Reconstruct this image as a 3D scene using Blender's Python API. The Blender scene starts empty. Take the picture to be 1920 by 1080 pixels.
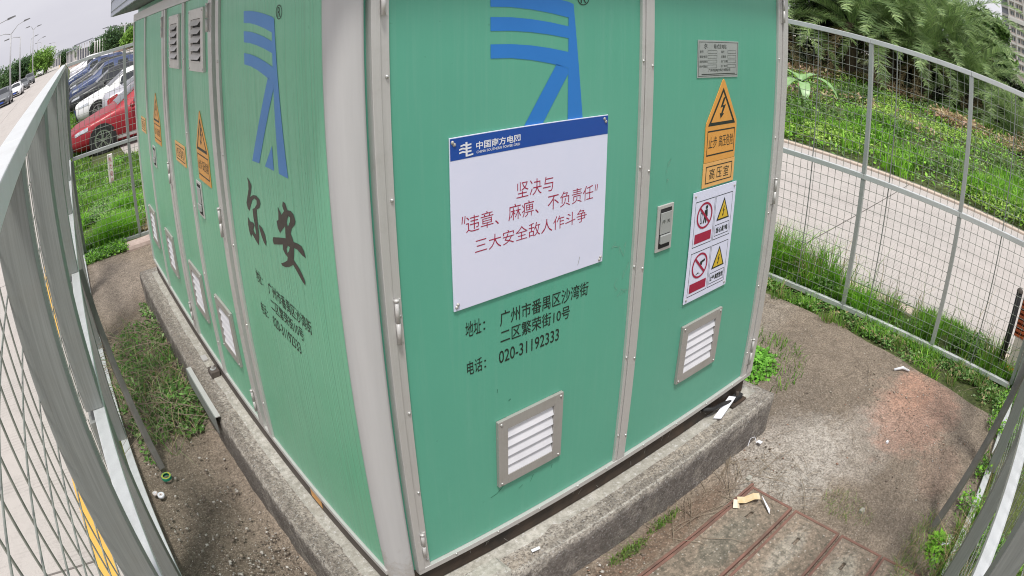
import bpy, math, random
import numpy as np
from mathutils import Vector, Matrix, noise
from mathutils.geometry import tessellate_polygon

SC = bpy.context.scene
COL = SC.collection
random.seed(11)
RNG = np.random.default_rng(11)

# ------------------------------------------------------------------ camera, sky, sun, exposure
cam_d = bpy.data.cameras.new("camera")
cam = bpy.data.objects.new("camera", cam_d)
COL.objects.link(cam)
cam_d.type = 'PANO'                       # wide surveillance lens with barrel distortion
cam_d.panorama_type = 'FISHEYE_LENS_POLYNOMIAL'
cam_d.sensor_fit = 'HORIZONTAL'
cam_d.sensor_width = 32.0
cam_d.sensor_height = 18.0
cam_d.fisheye_fov = math.radians(150)
cam_d.fisheye_polynomial_k0 = 0.0
cam_d.fisheye_polynomial_k1 = -0.044617725
cam_d.fisheye_polynomial_k2 = -0.000125403495
cam_d.fisheye_polynomial_k3 = 4.324924916e-06
cam_d.fisheye_polynomial_k4 = -1.330148973e-06
cam_d.clip_start = 0.01
cam_d.clip_end = 6000
CAM = Vector((-0.9024, -1.5807, 2.0185))
cam.matrix_world = Matrix(((0.76738, 0.27683, -0.57836, CAM.x), (-0.64119, 0.32992, -0.69284, CAM.y),
                           (-0.00098, 0.90251, 0.43067, CAM.z), (0, 0, 0, 1)))
SC.camera = cam

SUN_EL, SUN_AZ = math.radians(68), math.radians(216)      # azimuth measured from +Y towards +X
world = bpy.data.worlds.new("World"); SC.world = world; world.use_nodes = True
nt = world.node_tree; nt.nodes.clear()
wo = nt.nodes.new('ShaderNodeOutputWorld'); bg = nt.nodes.new('ShaderNodeBackground')
sky = nt.nodes.new('ShaderNodeTexSky'); sky.sky_type = 'NISHITA'; sky.sun_disc = False
sky.sun_elevation = SUN_EL; sky.sun_rotation = SUN_AZ
sky.air_density = 1.0; sky.dust_density = 4.0; sky.ozone_density = 1.0
hsv = nt.nodes.new('ShaderNodeHueSaturation'); hsv.inputs['Saturation'].default_value = 0.12; hsv.inputs['Value'].default_value = 1.0
mixc = nt.nodes.new('ShaderNodeMix'); mixc.data_type = 'RGBA'; mixc.inputs[0].default_value = 0.82
mixc.inputs[7].default_value = (8.1, 8.0, 8.6, 1)          # even overcast cloud, same unit as the sky texture
nt.links.new(sky.outputs[0], hsv.inputs['Color']); nt.links.new(hsv.outputs[0], mixc.inputs[6])
tcw = nt.nodes.new('ShaderNodeTexCoord'); cn = nt.nodes.new('ShaderNodeTexNoise'); cn.inputs['Scale'].default_value = 2.2; cn.inputs['Detail'].default_value = 5
mpw = nt.nodes.new('ShaderNodeMapping'); mpw.inputs['Scale'].default_value = (1, 1, 3); nt.links.new(tcw.outputs['Generated'], mpw.inputs[0]); nt.links.new(mpw.outputs[0], cn.inputs['Vector'])
cr = nt.nodes.new('ShaderNodeValToRGB'); cr.color_ramp.elements[0].position = .3; cr.color_ramp.elements[0].color = (.86, .86, .89, 1); cr.color_ramp.elements[1].position = .7; cr.color_ramp.elements[1].color = (1.06, 1.06, 1.05, 1)
nt.links.new(cn.outputs[0], cr.inputs[0]); mulc = nt.nodes.new('ShaderNodeMix'); mulc.data_type = 'RGBA'; mulc.blend_type = 'MULTIPLY'; mulc.inputs[0].default_value = 1
nt.links.new(mixc.outputs[2], mulc.inputs[6]); nt.links.new(cr.outputs[0], mulc.inputs[7]); nt.links.new(mulc.outputs[2], bg.inputs['Color']); bg.inputs['Strength'].default_value = 0.083
nt.links.new(bg.outputs[0], wo.inputs['Surface'])
sun_d = bpy.data.lights.new("sun", 'SUN'); sun_d.energy = 2.3; sun_d.angle = math.radians(9); sun_d.color = (1.0, 0.97, 0.92)
sun = bpy.data.objects.new("sun", sun_d); COL.objects.link(sun)
sdir = Vector((math.sin(SUN_AZ) * math.cos(SUN_EL), math.cos(SUN_AZ) * math.cos(SUN_EL), math.sin(SUN_EL)))
sun.rotation_euler = sdir.to_track_quat('Z', 'Y').to_euler(); sun.location = (0, 0, 30)
SC.view_settings.view_transform = 'Standard'; SC.view_settings.look = 'None'
SC.view_settings.exposure = 0.42; SC.view_settings.gamma = 1.0; SC.view_settings.use_curve_mapping = False
SC.render.engine = 'CYCLES'
SC.cycles.use_denoising = True
SC.cycles.max_bounces = 6
SC.cycles.filter_width = 1.05

# ------------------------------------------------------------------ helpers
G = -0.40          # yard level
class MB:
    def __init__(s): s.v = []; s.f = []
    def add(s, vs, fs):
        n = len(s.v); s.v += [tuple(map(float, q)) for q in vs]; s.f += [tuple(i + n for i in f) for f in fs]; return s
    def hexa(s, c):   # 8 corners, bottom ring then top ring
        return s.add(c, [(3, 2, 1, 0), (4, 5, 6, 7), (0, 1, 5, 4), (1, 2, 6, 5), (2, 3, 7, 6), (3, 0, 4, 7)])
    def box(s, x0, x1, y0, y1, z0, z1):
        return s.hexa([(x0, y0, z0), (x1, y0, z0), (x1, y1, z0), (x0, y1, z0), (x0, y0, z1), (x1, y0, z1), (x1, y1, z1), (x0, y1, z1)])
    def obox(s, a, b, w, h, up=(0, 0, 1)):   # bar from a to b, width w, height h
        a = Vector(a); b = Vector(b); d = (b - a).normalized(); u = Vector(up)
        r = d.cross(u)
        if r.length < 1e-4: r = d.cross(Vector((1, 0, 0)))
        r.normalize(); u = r.cross(d)
        c = []
        for p in (a, b):
            for sx, sz in ((-1, -1), (1, -1), (1, 1), (-1, 1)): c.append(p + r * sx * w / 2 + u * sz * h / 2)
        return s.add(c, [(0, 1, 2, 3), (7, 6, 5, 4), (0, 4, 5, 1), (1, 5, 6, 2), (2, 6, 7, 3), (3, 7, 4, 0)])
    def tube(s, pts, rad, n=8, cap=True):
        pts = [Vector(p) for p in pts]; rs = rad if isinstance(rad, (list, tuple)) else [rad] * len(pts)
        base = len(s.v); vs = []
        d0 = (pts[1] - pts[0]).normalized(); ref = Vector((0, 0, 1)) if abs(d0.z) < .9 else Vector((1, 0, 0))
        for i, p in enumerate(pts):
            d = (pts[min(i + 1, len(pts) - 1)] - pts[max(i - 1, 0)]).normalized()
            a = d.cross(ref).normalized(); b = d.cross(a)
            for k in range(n):
                t = 2 * math.pi * k / n; vs.append(p + (a * math.cos(t) + b * math.sin(t)) * rs[i])
        fs = []
        for i in range(len(pts) - 1):
            for k in range(n):
                k2 = (k + 1) % n; fs.append((i * n + k, i * n + k2, (i + 1) * n + k2, (i + 1) * n + k))
        if cap: fs.append(tuple(range(n))[::-1]); fs.append(tuple((len(pts) - 1) * n + k for k in range(n)))
        return s.add(vs, fs)
    def lathe(s, prof, c, axis='z', n=24):
        vs = []; c = Vector(c)
        for r, h in prof:
            for k in range(n):
                t = 2 * math.pi * k / n; a, b = r * math.cos(t), r * math.sin(t)
                vs.append(c + Vector({'z': (a, b, h), 'y': (a, h, b), 'x': (h, a, b)}[axis]))
        fs = []
        for i in range(len(prof) - 1):
            for k in range(n):
                k2 = (k + 1) % n; fs.append((i * n + k, i * n + k2, (i + 1) * n + k2, (i + 1) * n + k))
        return s.add(vs, fs)
    def prism(s, pts, fmap, d0, d1):   # 2D polygon extruded between depths d0 and d1
        n = len(pts); vs = [fmap(u, v, d0) for u, v in pts] + [fmap(u, v, d1) for u, v in pts]
        fs = [tuple(t) for t in tessellate_polygon([[Vector((u, v, 0)) for u, v in pts]])]
        fs2 = [tuple(i + n for i in t) for t in fs]
        return s.add(vs, [t[::-1] for t in fs] + fs2 + [(i, (i + 1) % n, (i + 1) % n + n, i + n) for i in range(n)])
    def flat(s, loops, fmap, d):   # filled 2D polygon (first loop outer, others holes)
        allp = [p for l in loops for p in l]
        fs = [tuple(t) for t in tessellate_polygon([[Vector((u, v, 0)) for u, v in l] for l in loops])]
        return s.add([fmap(u, v, d) for u, v in allp], fs)
    def mesh(s, name, smooth=False, off=(0, 0, 0)):
        m = bpy.data.meshes.new(name)
        m.from_pydata([(a - off[0], b - off[1], c - off[2]) for a, b, c in s.v], [], s.f)
        m.validate()
        if smooth: m.polygons.foreach_set('use_smooth', [True] * len(m.polygons))
        return m

def root_of(o):
    while o.parent: o = o.parent
    return o
def put(name, mesh, mat=None, parent=None):
    o = bpy.data.objects.new(name, mesh); COL.objects.link(o)
    if mat is not None and not mesh.materials: mesh.materials.append(mat)
    if parent: o.parent = parent
    return o
def fixn(m):
    import bmesh
    b = bmesh.new(); b.from_mesh(m); bmesh.ops.recalc_face_normals(b, faces=b.faces); b.to_mesh(m); b.free()
def part(name, mb, mat, parent, smooth=False, label=None, fix=True, bevel=0):
    m = mb.mesh(name, smooth, root_of(parent).location if parent else (0, 0, 0))
    if fix: fixn(m)
    o = put(name, m, mat, parent)
    if bevel:
        b = o.modifiers.new('b', 'BEVEL'); b.width = bevel; b.segments = 2; b.limit_method = 'ANGLE'
    if label: o['label'] = label
    return o
def tag(o, label, cat=None, group=None, kind=None):
    o['label'] = label
    if cat: o['category'] = cat
    if group: o['group'] = group
    if kind: o['kind'] = kind
    return o
def thing(name, label, cat, loc=(0, 0, 0), group=None):
    o = bpy.data.objects.new(name, None); o.empty_display_size = .1; COL.objects.link(o); o.location = loc
    return tag(o, label, cat, group)
def solo(name, mb, mat, label, cat, loc, group=None, smooth=False, kind=None, bevel=0):
    m = mb.mesh(name, smooth, loc); fixn(m); o = put(name, m, mat); o.location = loc
    if bevel:
        b = o.modifiers.new('b', 'BEVEL'); b.width = bevel; b.segments = 2
    return tag(o, label, cat, group, kind)
def npmesh(name, V, T, mat, col=None, smooth=False):   # V (N,3), T (M,3) triangles, col (N,3) paint colour per vertex
    m = bpy.data.meshes.new(name); V = np.asarray(V, np.float32); T = np.asarray(T, np.int32)
    m.vertices.add(len(V)); m.vertices.foreach_set('co', V.ravel())
    m.loops.add(T.size); m.loops.foreach_set('vertex_index', T.ravel())
    m.polygons.add(len(T)); m.polygons.foreach_set('loop_start', np.arange(0, T.size, 3, dtype=np.int32))
    m.polygons.foreach_set('loop_total', np.full(len(T), 3, np.int32))
    m.update(calc_edges=True)
    if col is not None:
        a = m.color_attributes.new('tint', 'FLOAT_COLOR', 'POINT')
        c = np.ones((len(V), 4), np.float32); c[:, :3] = col; a.data.foreach_set('color', c.ravel())
    if smooth: m.polygons.foreach_set('use_smooth', np.ones(len(T), bool))
    m.materials.append(mat); return m

# ------------------------------------------------------------------ materials
def srgb(r, g, b):
    f = lambda c: (c / 255 / 12.92) if c / 255 <= .04045 else ((c / 255 + .055) / 1.055) ** 2.4
    return (f(r), f(g), f(b))
class NT:
    def __init__(s, name):
        s.m = bpy.data.materials.new(name); s.m.use_nodes = True; s.t = s.m.node_tree; s.b = s.t.nodes['Principled BSDF']
        s.co = s.t.nodes.new('ShaderNodeTexCoord').outputs['Object']
    def n(s, t): return s.t.nodes.new(t)
    def l(s, a, b): s.t.links.new(a, b)
    def mapping(s, sc):
        q = s.n('ShaderNodeMapping'); q.inputs['Scale'].default_value = sc; s.l(s.co, q.inputs[0]); return q.outputs[0]
    def noise(s, scale, detail=4, rough=.6, stretch=None, dist=0):
        q = s.n('ShaderNodeTexNoise'); q.inputs['Scale'].default_value = scale; q.inputs['Detail'].default_value = detail
        q.inputs['Roughness'].default_value = rough; q.inputs['Distortion'].default_value = dist
        s.l(s.mapping(stretch) if stretch else s.co, q.inputs['Vector']); return q.outputs[0]
    def voro(s, scale, feat='F1', stretch=None):
        q = s.n('ShaderNodeTexVoronoi'); q.inputs['Scale'].default_value = scale; q.feature = feat
        s.l(s.mapping(stretch) if stretch else s.co, q.inputs['Vector']); return q
    def ramp(s, fac, stops):
        q = s.n('ShaderNodeValToRGB'); s.l(fac, q.inputs[0]); e = q.color_ramp.elements
        while len(e) < len(stops): e.new(.5)
        for i, (p, c) in enumerate(stops):
            e[i].position = p; e[i].color = (c, c, c, 1) if isinstance(c, (int, float)) else (*c, 1)
        return q.outputs[0]
    def mix(s, fac, a, b, mode='MIX'):
        q = s.n('ShaderNodeMix'); q.data_type = 'RGBA'; q.blend_type = mode
        for i, x in ((0, fac), (6, a), (7, b)):
            if hasattr(x, 'links') or hasattr(x, 'is_linked'): s.l(x, q.inputs[i])
            elif i == 0: q.inputs[0].default_value = x
            else: q.inputs[i].default_value = (*x, 1) if len(x) == 3 else x
        return q.outputs[2]
    def math(s, op, a, b=0.):
        q = s.n('ShaderNodeMath'); q.operation = op
        for i, x in enumerate((a, b)):
            if isinstance(x, (int, float)): q.inputs[i].default_value = x
            else: s.l(x, q.inputs[i])
        return q.outputs[0]
    def bump(s, h, strength=.4, dist=.01):
        q = s.n('ShaderNodeBump'); q.inputs['Strength'].default_value = strength; q.inputs['Distance'].default_value = dist
        s.l(h, q.inputs['Height']); s.l(q.outputs[0], s.b.inputs['Normal']); return q
    def done(s, col, rough=.6, metal=0., spec=.5):
        if isinstance(col, tuple): s.b.inputs['Base Color'].default_value = (*col, 1)
        else: s.l(col, s.b.inputs['Base Color'])
        if isinstance(rough, (int, float)): s.b.inputs['Roughness'].default_value = rough
        else: s.l(rough, s.b.inputs['Roughness'])
        s.b.inputs['Metallic'].default_value = metal; s.b.inputs['Specular IOR Level'].default_value = spec
        return s.m
def simple(name, c1, c2=None, scale=8, rough=.6, metal=0, bump=0, bscale=60, stretch=None, spec=.5, bdist=.004):
    k = NT(name); c2 = c2 or tuple(x * .8 for x in c1)
    col = k.mix(k.ramp(k.noise(scale, 6, .65, stretch), [(.35, 0), (.65, 1)]), c1, c2)
    if bump: k.bump(k.noise(bscale, 5, .7, stretch), bump, bdist)
    return k.done(col, rough, metal, spec)

def green_paint(name, c1, c2, side):
    k = NT(name)
    st = (26, 26, .9)
    a = k.ramp(k.noise(1.3, 4, .6), [(.3, 0), (.7, 1)])
    streak = k.ramp(k.noise(2.2, 5, .7, st), [(.5, 0), (.8, 1)])
    col = k.mix(a, c1, c2)
    dust = tuple(min(1, x * .7 + .20) for x in c1)
    col = k.mix(k.math('MULTIPLY', streak, .13 if side else .15), col, dust)
    sp = k.ramp(k.noise(38, 2, .5), [(.73, 0), (.76, 1)])
    col = k.mix(k.math('MULTIPLY', sp, .35), col, tuple(x * .55 for x in c1))
    mu = k.ramp(k.noise(5, 6, .7, (6, 6, .6)), [(.52, 0), (.75, 1)])
    z = k.n('ShaderNodeSeparateXYZ'); k.l(k.co, z.inputs[0])
    low = k.ramp(k.math('MULTIPLY_ADD', z.outputs[2], -2.2), [(0, 0), (1, 1)])
    h = k.math('ADD', k.noise(3, 3, .5, (14, 14, .6)), k.math('MULTIPLY', k.noise(160, 3), .12))
    if side:
        ln = k.ramp(k.noise(1.0, 2, .5, (1, 34, .22)), [(.46, 0), (.49, 1), (.51, 1), (.54, 0)])
        h = k.math('ADD', h, k.math('MULTIPLY', ln, -1.1))
        col = k.mix(k.math('MULTIPLY', ln, .11), col, tuple(x * .5 for x in c1))
    h = k.math('ADD', h, k.math('MULTIPLY', k.noise(1.7, 2, .4), 3.0)); k.bump(h, .30 if side else .16, .004)
    col = k.mix(k.math('MULTIPLY', k.math('MULTIPLY', mu, low), .30), col, (.20, .24, .17))
    r = k.mix(streak, (.30,) * 3, (.48,) * 3)
    return k.done(col, r, 0, .5)
M = {}
M['green_front'] = green_paint('green_paint_front', (.122, .43, .298), (.11, .40, .283), False)
M['green_side'] = green_paint('green_paint_side_lit', (.15, .50, .30), (.21, .53, .345), True)  # same paint lightened: brighter light on the side wall is mixed into the colour
def brushed(name, c, dirt=.5, metal=.55, rough=.42, con=1.):
    k = NT(name)
    f = k.noise(4, 5, .7, (60, 60, .8)); d = k.ramp(k.noise(7, 6, .75), [(.5, 0), (.8, 1)])
    col = k.mix(f, tuple(x * (1 - .12 * con) for x in c), tuple(min(1, x * (1 + .1 * con)) for x in c))
    col = k.mix(k.math('MULTIPLY', d, dirt), col, (.24, .21, .16))
    k.bump(f, .12, .002)
    return k.done(col, k.ramp(f, [(0, rough - .08), (1, rough + .1)]), metal)
M['trim'] = brushed('brushed_steel_trim', (.60, .59, .57), .22, .3)
M['trim_dark'] = brushed('vent_frame_steel', (.41, .395, .37), .3, .2)
M['galv'] = brushed('galvanised_steel', (.46, .48, .47), .25, .3, .45)
M['galv_dull'] = brushed('weathered_galvanised_post', (.29, .305, .29), .2, .30, .55, 3.5)
M['galv_top'] = brushed('bright_galvanised_rail', (.68, .70, .70), .22, .25, .42)
M['wire'] = simple('galvanised_wire', (.36, .38, .34), (.24, .26, .23), 30, .45, .45)
def pillar_mat():
    k = NT('grey_painted_column')
    z = k.n('ShaderNodeSeparateXYZ'); k.l(k.co, z.inputs[0])
    mud = k.math('ADD', k.math('MULTIPLY', z.outputs[2], -1.3), k.math('ADD', k.noise(12, 8, .85), .12))
    mud = k.ramp(mud, [(.34, 0), (.50, 1)])
    col = k.mix(k.noise(3, 4, .6, (20, 20, 1)), (.56, .555, .55), (.48, .475, .47))
    col = k.mix(k.math('MULTIPLY', mud, .5), col, k.mix(k.noise(30, 5, .7), (.30, .24, .17), (.46, .42, .36)))
    k.bump(k.math('MULTIPLY', mud, k.noise(45, 5, .7)), .5, .006)
    return k.done(col, .62, .0)
M['pillar'] = pillar_mat()
M['slat'] = simple('white_plastic_louvre', (.82, .82, .86), (.72, .72, .76), 6, .4)
M['louvre'] = simple('grey_pressed_louvre', (.66, .64, .61), (.58, .56, .53), 10, .5, .1)
M['dark'] = simple('cavity_shade_black', (.015, .015, .015), (.03, .03, .03), 10, .8)  # near-black colour standing in for the shade inside openings
M['channel'] = simple('black_base_channel', (.022, .018, .014), (.07, .045, .03), 5, .7, 0, .3, 30)
M['channel_side'] = simple('rusty_brown_channel', (.075, .062, .052), (.12, .10, .085), 9, .7, 0, .3, 30)
M['blue'] = simple('blue_logo_paint', (.025, .20, .60), (.03, .22, .64), 3, .4)
M['blue_side'] = simple('blue_logo_paint_side', (.06, .23, .58), (.08, .27, .60), 3, .4)  # slightly paler blue for the side wall logo
M['ink'] = simple('black_lettering_paint', (.012, .02, .015), (.02, .03, .02), 20, .5)
M['brown_ink'] = simple('dark_brown_paint', (.045, .035, .03), (.06, .05, .04), 20, .5)
M['poster'] = simple('white_sign_board', (.79, .80, .96), (.74, .77, .94), 2, .42)
M['navy'] = simple('navy_sign_header', (.012, .07, .35), (.012, .08, .38), 4, .35)
M['white'] = simple('white_print', (.82, .84, .88), (.78, .8, .85), 4, .45)
M['red_ink'] = simple('red_sign_lettering', (.36, .012, .05), (.40, .015, .06), 6, .5)
M['orange'] = simple('orange_warning_plate', (.80, .38, .075), (.72, .34, .07), 6, .4)
M['orange_lt'] = simple('pale_orange_plate', (.85, .48, .16), (.78, .42, .13), 6, .4)
M['yellow'] = simple('yellow_triangle', (.75, .52, .04), (.7, .48, .04), 6, .4)
M['plate'] = simple('engraved_metal_plate', (.46, .49, .48), (.40, .43, .42), 12, .4, .3)
M['rubber'] = simple('black_rubber', (.015, .015, .016), (.03, .03, .03), 20, .75)
M['screwm'] = simple('steel_screw', (.6, .6, .58), (.5, .5, .48), 20, .3, .7)
# ------------------------------------------------------------------ ground, roads
def ground_mat(name, base, alt, dark, grain=90, red=None, moss=None, bumps=.6, spot=(.62, .58, .52), spots=.5, wet=None):
    k = NT(name)
    big = k.ramp(k.noise(1.6, 8, .7), [(.35, 0), (.65, 1)])
    col = k.mix(big, base, alt)
    pat = k.ramp(k.noise(.55, 8, .75), [(.44, 0), (.54, 1)])
    col = k.mix(k.math('MULTIPLY', pat, .45), col, tuple(x * .62 for x in alt))
    g = k.n('ShaderNodeNewGeometry').outputs['Position']
    def blob(cx, cy, rx, ry, soft=.5):
        s1 = k.n('ShaderNodeVectorMath'); s1.operation = 'SUBTRACT'; k.l(g, s1.inputs[0]); s1.inputs[1].default_value = (cx, cy, G)
        s2 = k.n('ShaderNodeVectorMath'); s2.operation = 'MULTIPLY'; k.l(s1.outputs[0], s2.inputs[0]); s2.inputs[1].default_value = (1 / rx, 1 / ry, .2)
        s3 = k.n('ShaderNodeVectorMath'); s3.operation = 'LENGTH'; k.l(s2.outputs[0], s3.inputs[0])
        d = k.math('ADD', s3.outputs['Value'], k.math('MULTIPLY', k.math('SUBTRACT', k.noise(5, 8, .8), .5), 1.6))
        return k.ramp(d, [(.62, 1), (1.12, 0)])
    for (cx, cy, rx, ry, c, amt) in (red or []):
        col = k.mix(k.math('MULTIPLY', blob(cx, cy, rx, ry), amt), col, c, 'MIX')
    fine = k.ramp(k.noise(grain * .9, 6, .8), [(.40, 0), (.56, 1)])
    col = k.mix(k.math('MULTIPLY', k.math('SUBTRACT', 1., fine), .72), col, dark)
    mid = k.ramp(k.noise(grain * .25, 6, .8), [(.38, 1), (.58, 0)])
    col = k.mix(k.math('MULTIPLY', mid, .45), col, dark)
    hi = k.ramp(k.noise(grain * 1.3, 4, .7), [(.56, 0), (.66, 1)])
    col = k.mix(k.math('MULTIPLY', hi, .38), col, tuple(min(.8, x * 1.8) for x in base))
    v = k.voro(grain * .9); vs = k.ramp(v.outputs['Distance'], [(.12, 1), (.26, 0)])
    keep = k.ramp(v.outputs['Color'], [(.55, 0), (.66, 1)])
    col = k.mix(k.math('MULTIPLY', k.math('MULTIPLY', vs, keep), spots), col, spot)
    h = k.math('ADD', k.noise(grain * .4, 8, .75), k.math('MULTIPLY', vs, .5))
    k.bump(h, bumps, .012)
    return k.done(col, .9, 0, .3)
M['yard'] = ground_mat('weathered_yard_concrete', (.41, .335, .26), (.30, .245, .19), (.07, .055, .04), 75, red=[
    (2.15, -.42, .62, .40, (.66, .62, .56), .65), (2.6, -.75, .6, .3, (.58, .53, .47), .45), (3.25, -.95, .74, .40, (.54, .33, .25), .8), (3.4, -.85, .4, .2, (.60, .34, .24), .6), (2.7, -1.38, .4, .2, (.5, .33, .25), .4),
    (3.2, .75, 1.0, .35, (.47, .42, .36), .45), (1.15, -.28, .7, .1, (.20, .125, .085), .7), (2.6, -.1, .5, .3, (.19, .16, .13), .5),
    (-.7, 4.9, .7, .9, (.46, .39, .33), .5), (-.75, 1.2, .35, .9, (.20, .165, .125), .7), (-.6, .1, .3, .5, (.30, .24, .19), .5)])
M['soil'] = ground_mat('dark_stony_soil', (.15, .12, .09), (.105, .085, .06), (.04, .032, .024), 60, spots=.6)
M['plinth'] = ground_mat('plinth_concrete_painted_shade', (.60, .55, .48), (.44, .40, .34), (.075, .065, .055), 80, bumps=1., spots=.5, red=[
    (-.325, 2.2, .018, 3.5, (.12, .10, .085), .75), (-.275, 2.2, .038, 3.0, (.25, .21, .175), .6), (1.1, -.115, 1.7, .024, (.30, .265, .225), .5), (1.1, -.170, 1.9, .020, (.17, .15, .14), .75), (1.1, -.140, 1.9, .006, (.72, .68, .60), .6), (.3, -.1, .3, .05, (.62, .52, .42), .5), (1.5, -.08, .5, .04, (.62, .54, .44), .5)])  # darkest two bands paint shade onto the front and left faces
M['plinth_clean'] = ground_mat('pale_mortar', (.58, .56, .50), (.48, .46, .40), (.26, .25, .21), 40, bumps=.4, spots=.2)
M['turf'] = ground_mat('grassy_soil', (.13, .17, .05), (.10, .12, .04), (.04, .05, .02), 30, spots=.1)
def road_mat(name, c1, c2, gx=0., gy=0.):
    k = NT(name)
    col = k.mix(k.ramp(k.noise(.7, 6, .7), [(.3, 0), (.7, 1)]), c1, c2)
    col = k.mix(k.math('MULTIPLY', k.ramp(k.noise(5, 8, .8), [(.5, 0), (.75, 1)]), .35), col, tuple(x * .68 for x in c1))
    col = k.mix(k.math('MULTIPLY', k.ramp(k.noise(120, 3, .7), [(.4, 1), (.6, 0)]), .22), col, tuple(x * .5 for x in c1))
    col = k.mix(k.math('MULTIPLY', k.ramp(k.noise(1.4, 5, .7, (1.6, .12, 1)), [(.5, 0), (.7, 1)]), .28), col, tuple(x * .55 for x in c1))
    col = k.mix(k.math('MULTIPLY', k.ramp(k.noise(.9, 7, .85, (1, 1, 1), 1.5), [(.485, 0), (.5, 1), (.515, 0)]), .25), col, tuple(x * .4 for x in c1))
    w = k.n('ShaderNodeTexWave'); w.wave_type = 'BANDS'; w.bands_direction = 'Y'; w.inputs['Scale'].default_value = 8; w.inputs['Distortion'].default_value = .6
    k.l(k.co, w.inputs[0])
    br = k.ramp(k.noise(1.1, 4, .7, (1, 3, 1)), [(.47, 0), (.6, 1)])
    gro = k.math('MULTIPLY', k.ramp(w.outputs[0], [(.1, 1), (.35, 0)]), br)
    col = k.mix(k.math('MULTIPLY', gro, .35), col, tuple(x * .5 for x in c1))
    k.bump(gro, -.3, .004)
    return k.done(col, .85, 0, .3)
M['road'] = road_mat('pale_road_concrete', (.53, .485, .45), (.48, .45, .42))
M['joint'] = simple('road_joint_dirt', (.09, .075, .06), (.16, .13, .11), 8, .9)
M['yellow_line'] = simple('yellow_road_paint', (.78, .45, .07), (.66, .40, .10), 14, .7)
M['kerb'] = simple('sandy_kerb', (.60, .50, .41), (.54, .45, .38), 6, .9)

def struct(name, mb, mat, label, smooth=False, loc=(0, 0, 0)):
    m = mb.mesh(name, smooth, loc); fixn(m); o = put(name, m, mat); o.location = loc; o['kind'] = 'structure'; o['label'] = label; return o
def sheet(x0, x1, y0, y1, z, nx=1, ny=1, zf=None):
    mb = MB(); vs = []; fs = []
    for j in range(ny + 1):
        for i in range(nx + 1):
            x = x0 + (x1 - x0) * i / nx; y = y0 + (y1 - y0) * j / ny; vs.append((x, y, zf(x, y) if zf else z))
    for j in range(ny):
        for i in range(nx):
            a = j * (nx + 1) + i; fs.append((a, a + 1, a + nx + 2, a + nx + 1))
    return mb.add(vs, fs)
LOT = -.62
def back_z(x, y):   # grass behind the yard slopes down to the parking lot
    t = min(1, max(0, (y - 6.0) / 5.5)); return G + .005 + (LOT - G) * t + .03 * noise.noise((x * 1.3, y * 1.3, 0))
def bank_z(x, y):
    t = min(1, max(0, (x - 9.6) / 9)); return G + .02 + .42 * t + .12 * noise.noise((x * .35, y * .35, 3)) * min(1, t * 4)
struct('ground', sheet(-1500, 1500, -1500, 1500, -.75), M['turf'], 'flat green ground reaching the horizon')
yard = struct('yard_pavement', sheet(-.97, 3.99, -1.78, 5.735, G, 60, 90,
      lambda x, y: G + .012 * noise.noise((x * 2.2, y * 2.2, 0)) + .006 * noise.noise((x * 9, y * 9, 5)) - (.03 if x < -.36 and y < 2.3 else 0)
      - .06 * max(0, (x - (3.93 if y > .3 else 3.93 - .14 * (.3 - y))) / .06)), M['yard'], 'weathered brown concrete yard around the green cabinet')
struct('soil_border', sheet(3.5, 4.86, -12, 14, G - .035, 14, 120, lambda x, y: G - .03 + .025 * noise.noise((x * 3, y * 3, 1))), M['turf'], 'soil strip under the right fence')
struct('soil_verge', sheet(-1.2, 4.0, -14, -1.7, G - .03, 20, 40, lambda x, y: G - .03 + .03 * noise.noise((x * 2, y * 2, 1))), M['turf'], 'weedy verge beside the near fence')
struct('rear_verge', sheet(-1.13, 9, 5.70, 12.6, G, 60, 50, lambda x, y: back_z(x, y) - .03 * (y < 5.85)), M['turf'], 'weedy slope behind the rear fence')
struct('lot_verge', sheet(-1.13, .62, 12.4, 120, LOT + .008), M['turf'], 'green strip in front of the parked cars')
struct('parking_lot', sheet(.6, 60, 12.2, 260, LOT + .004), M['road'], 'pale concrete parking lot')
struct('bank', sheet(9.62, 40, -40, 60, 0, 40, 90, bank_z), M['turf'], 'weedy bank beyond the right road')

def road(name, label, cols, ys, z, far=None):
    x0, x1 = cols[0][0], cols[-1][1]
    r = struct(name, MB().box(x0, x1, ys[0], ys[-1], z - .25, z - .03), M['joint'], label)
    gap = .018
    mats = []
    for c0, c1 in cols:
        for a, b in zip(ys[:-1], ys[1:]):
            part('slab', MB().box(c0 + gap / 2, c1 - gap / 2, a + gap / 2, b - gap / 2, z - .12, z), M['road'], r)
    return r
ys = [-18.8 + 5 * i for i in range(16)]
rr = road('right_road', 'pale concrete road crossing behind the right fence', [(4.86, 7.26), (7.26, 9.48)], ys, G)
part('kerb', MB().box(9.485, 9.61, -18.8, 56, G - .1, G + .03), M['kerb'], rr)
part('road_edge', MB().box(4.70, 4.855, -18.8, 56, G - .1, G - .006), M['kerb'], rr)
ys = [-13.84 + 5 * i for i in range(16)] + [120, 420]
lr = road('left_road', 'pale concrete road running off along the left fence', [(-5.3, -1.13), (-9.4, -5.306)], ys, G)
lr_line = part('yellow_edge_line', MB().box(-1.47, -1.335, -13.8, 380, G + .001, G + .004), M['yellow_line'], lr)
struct('median', sheet(-14, -9.42, -40, 420, G - .02), M['turf'], 'grass median beside the left road')
struct('far_carriageway', sheet(-26, -14.02, -40, 420, G - .03), M['road'], 'second carriageway beyond the median')

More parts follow.
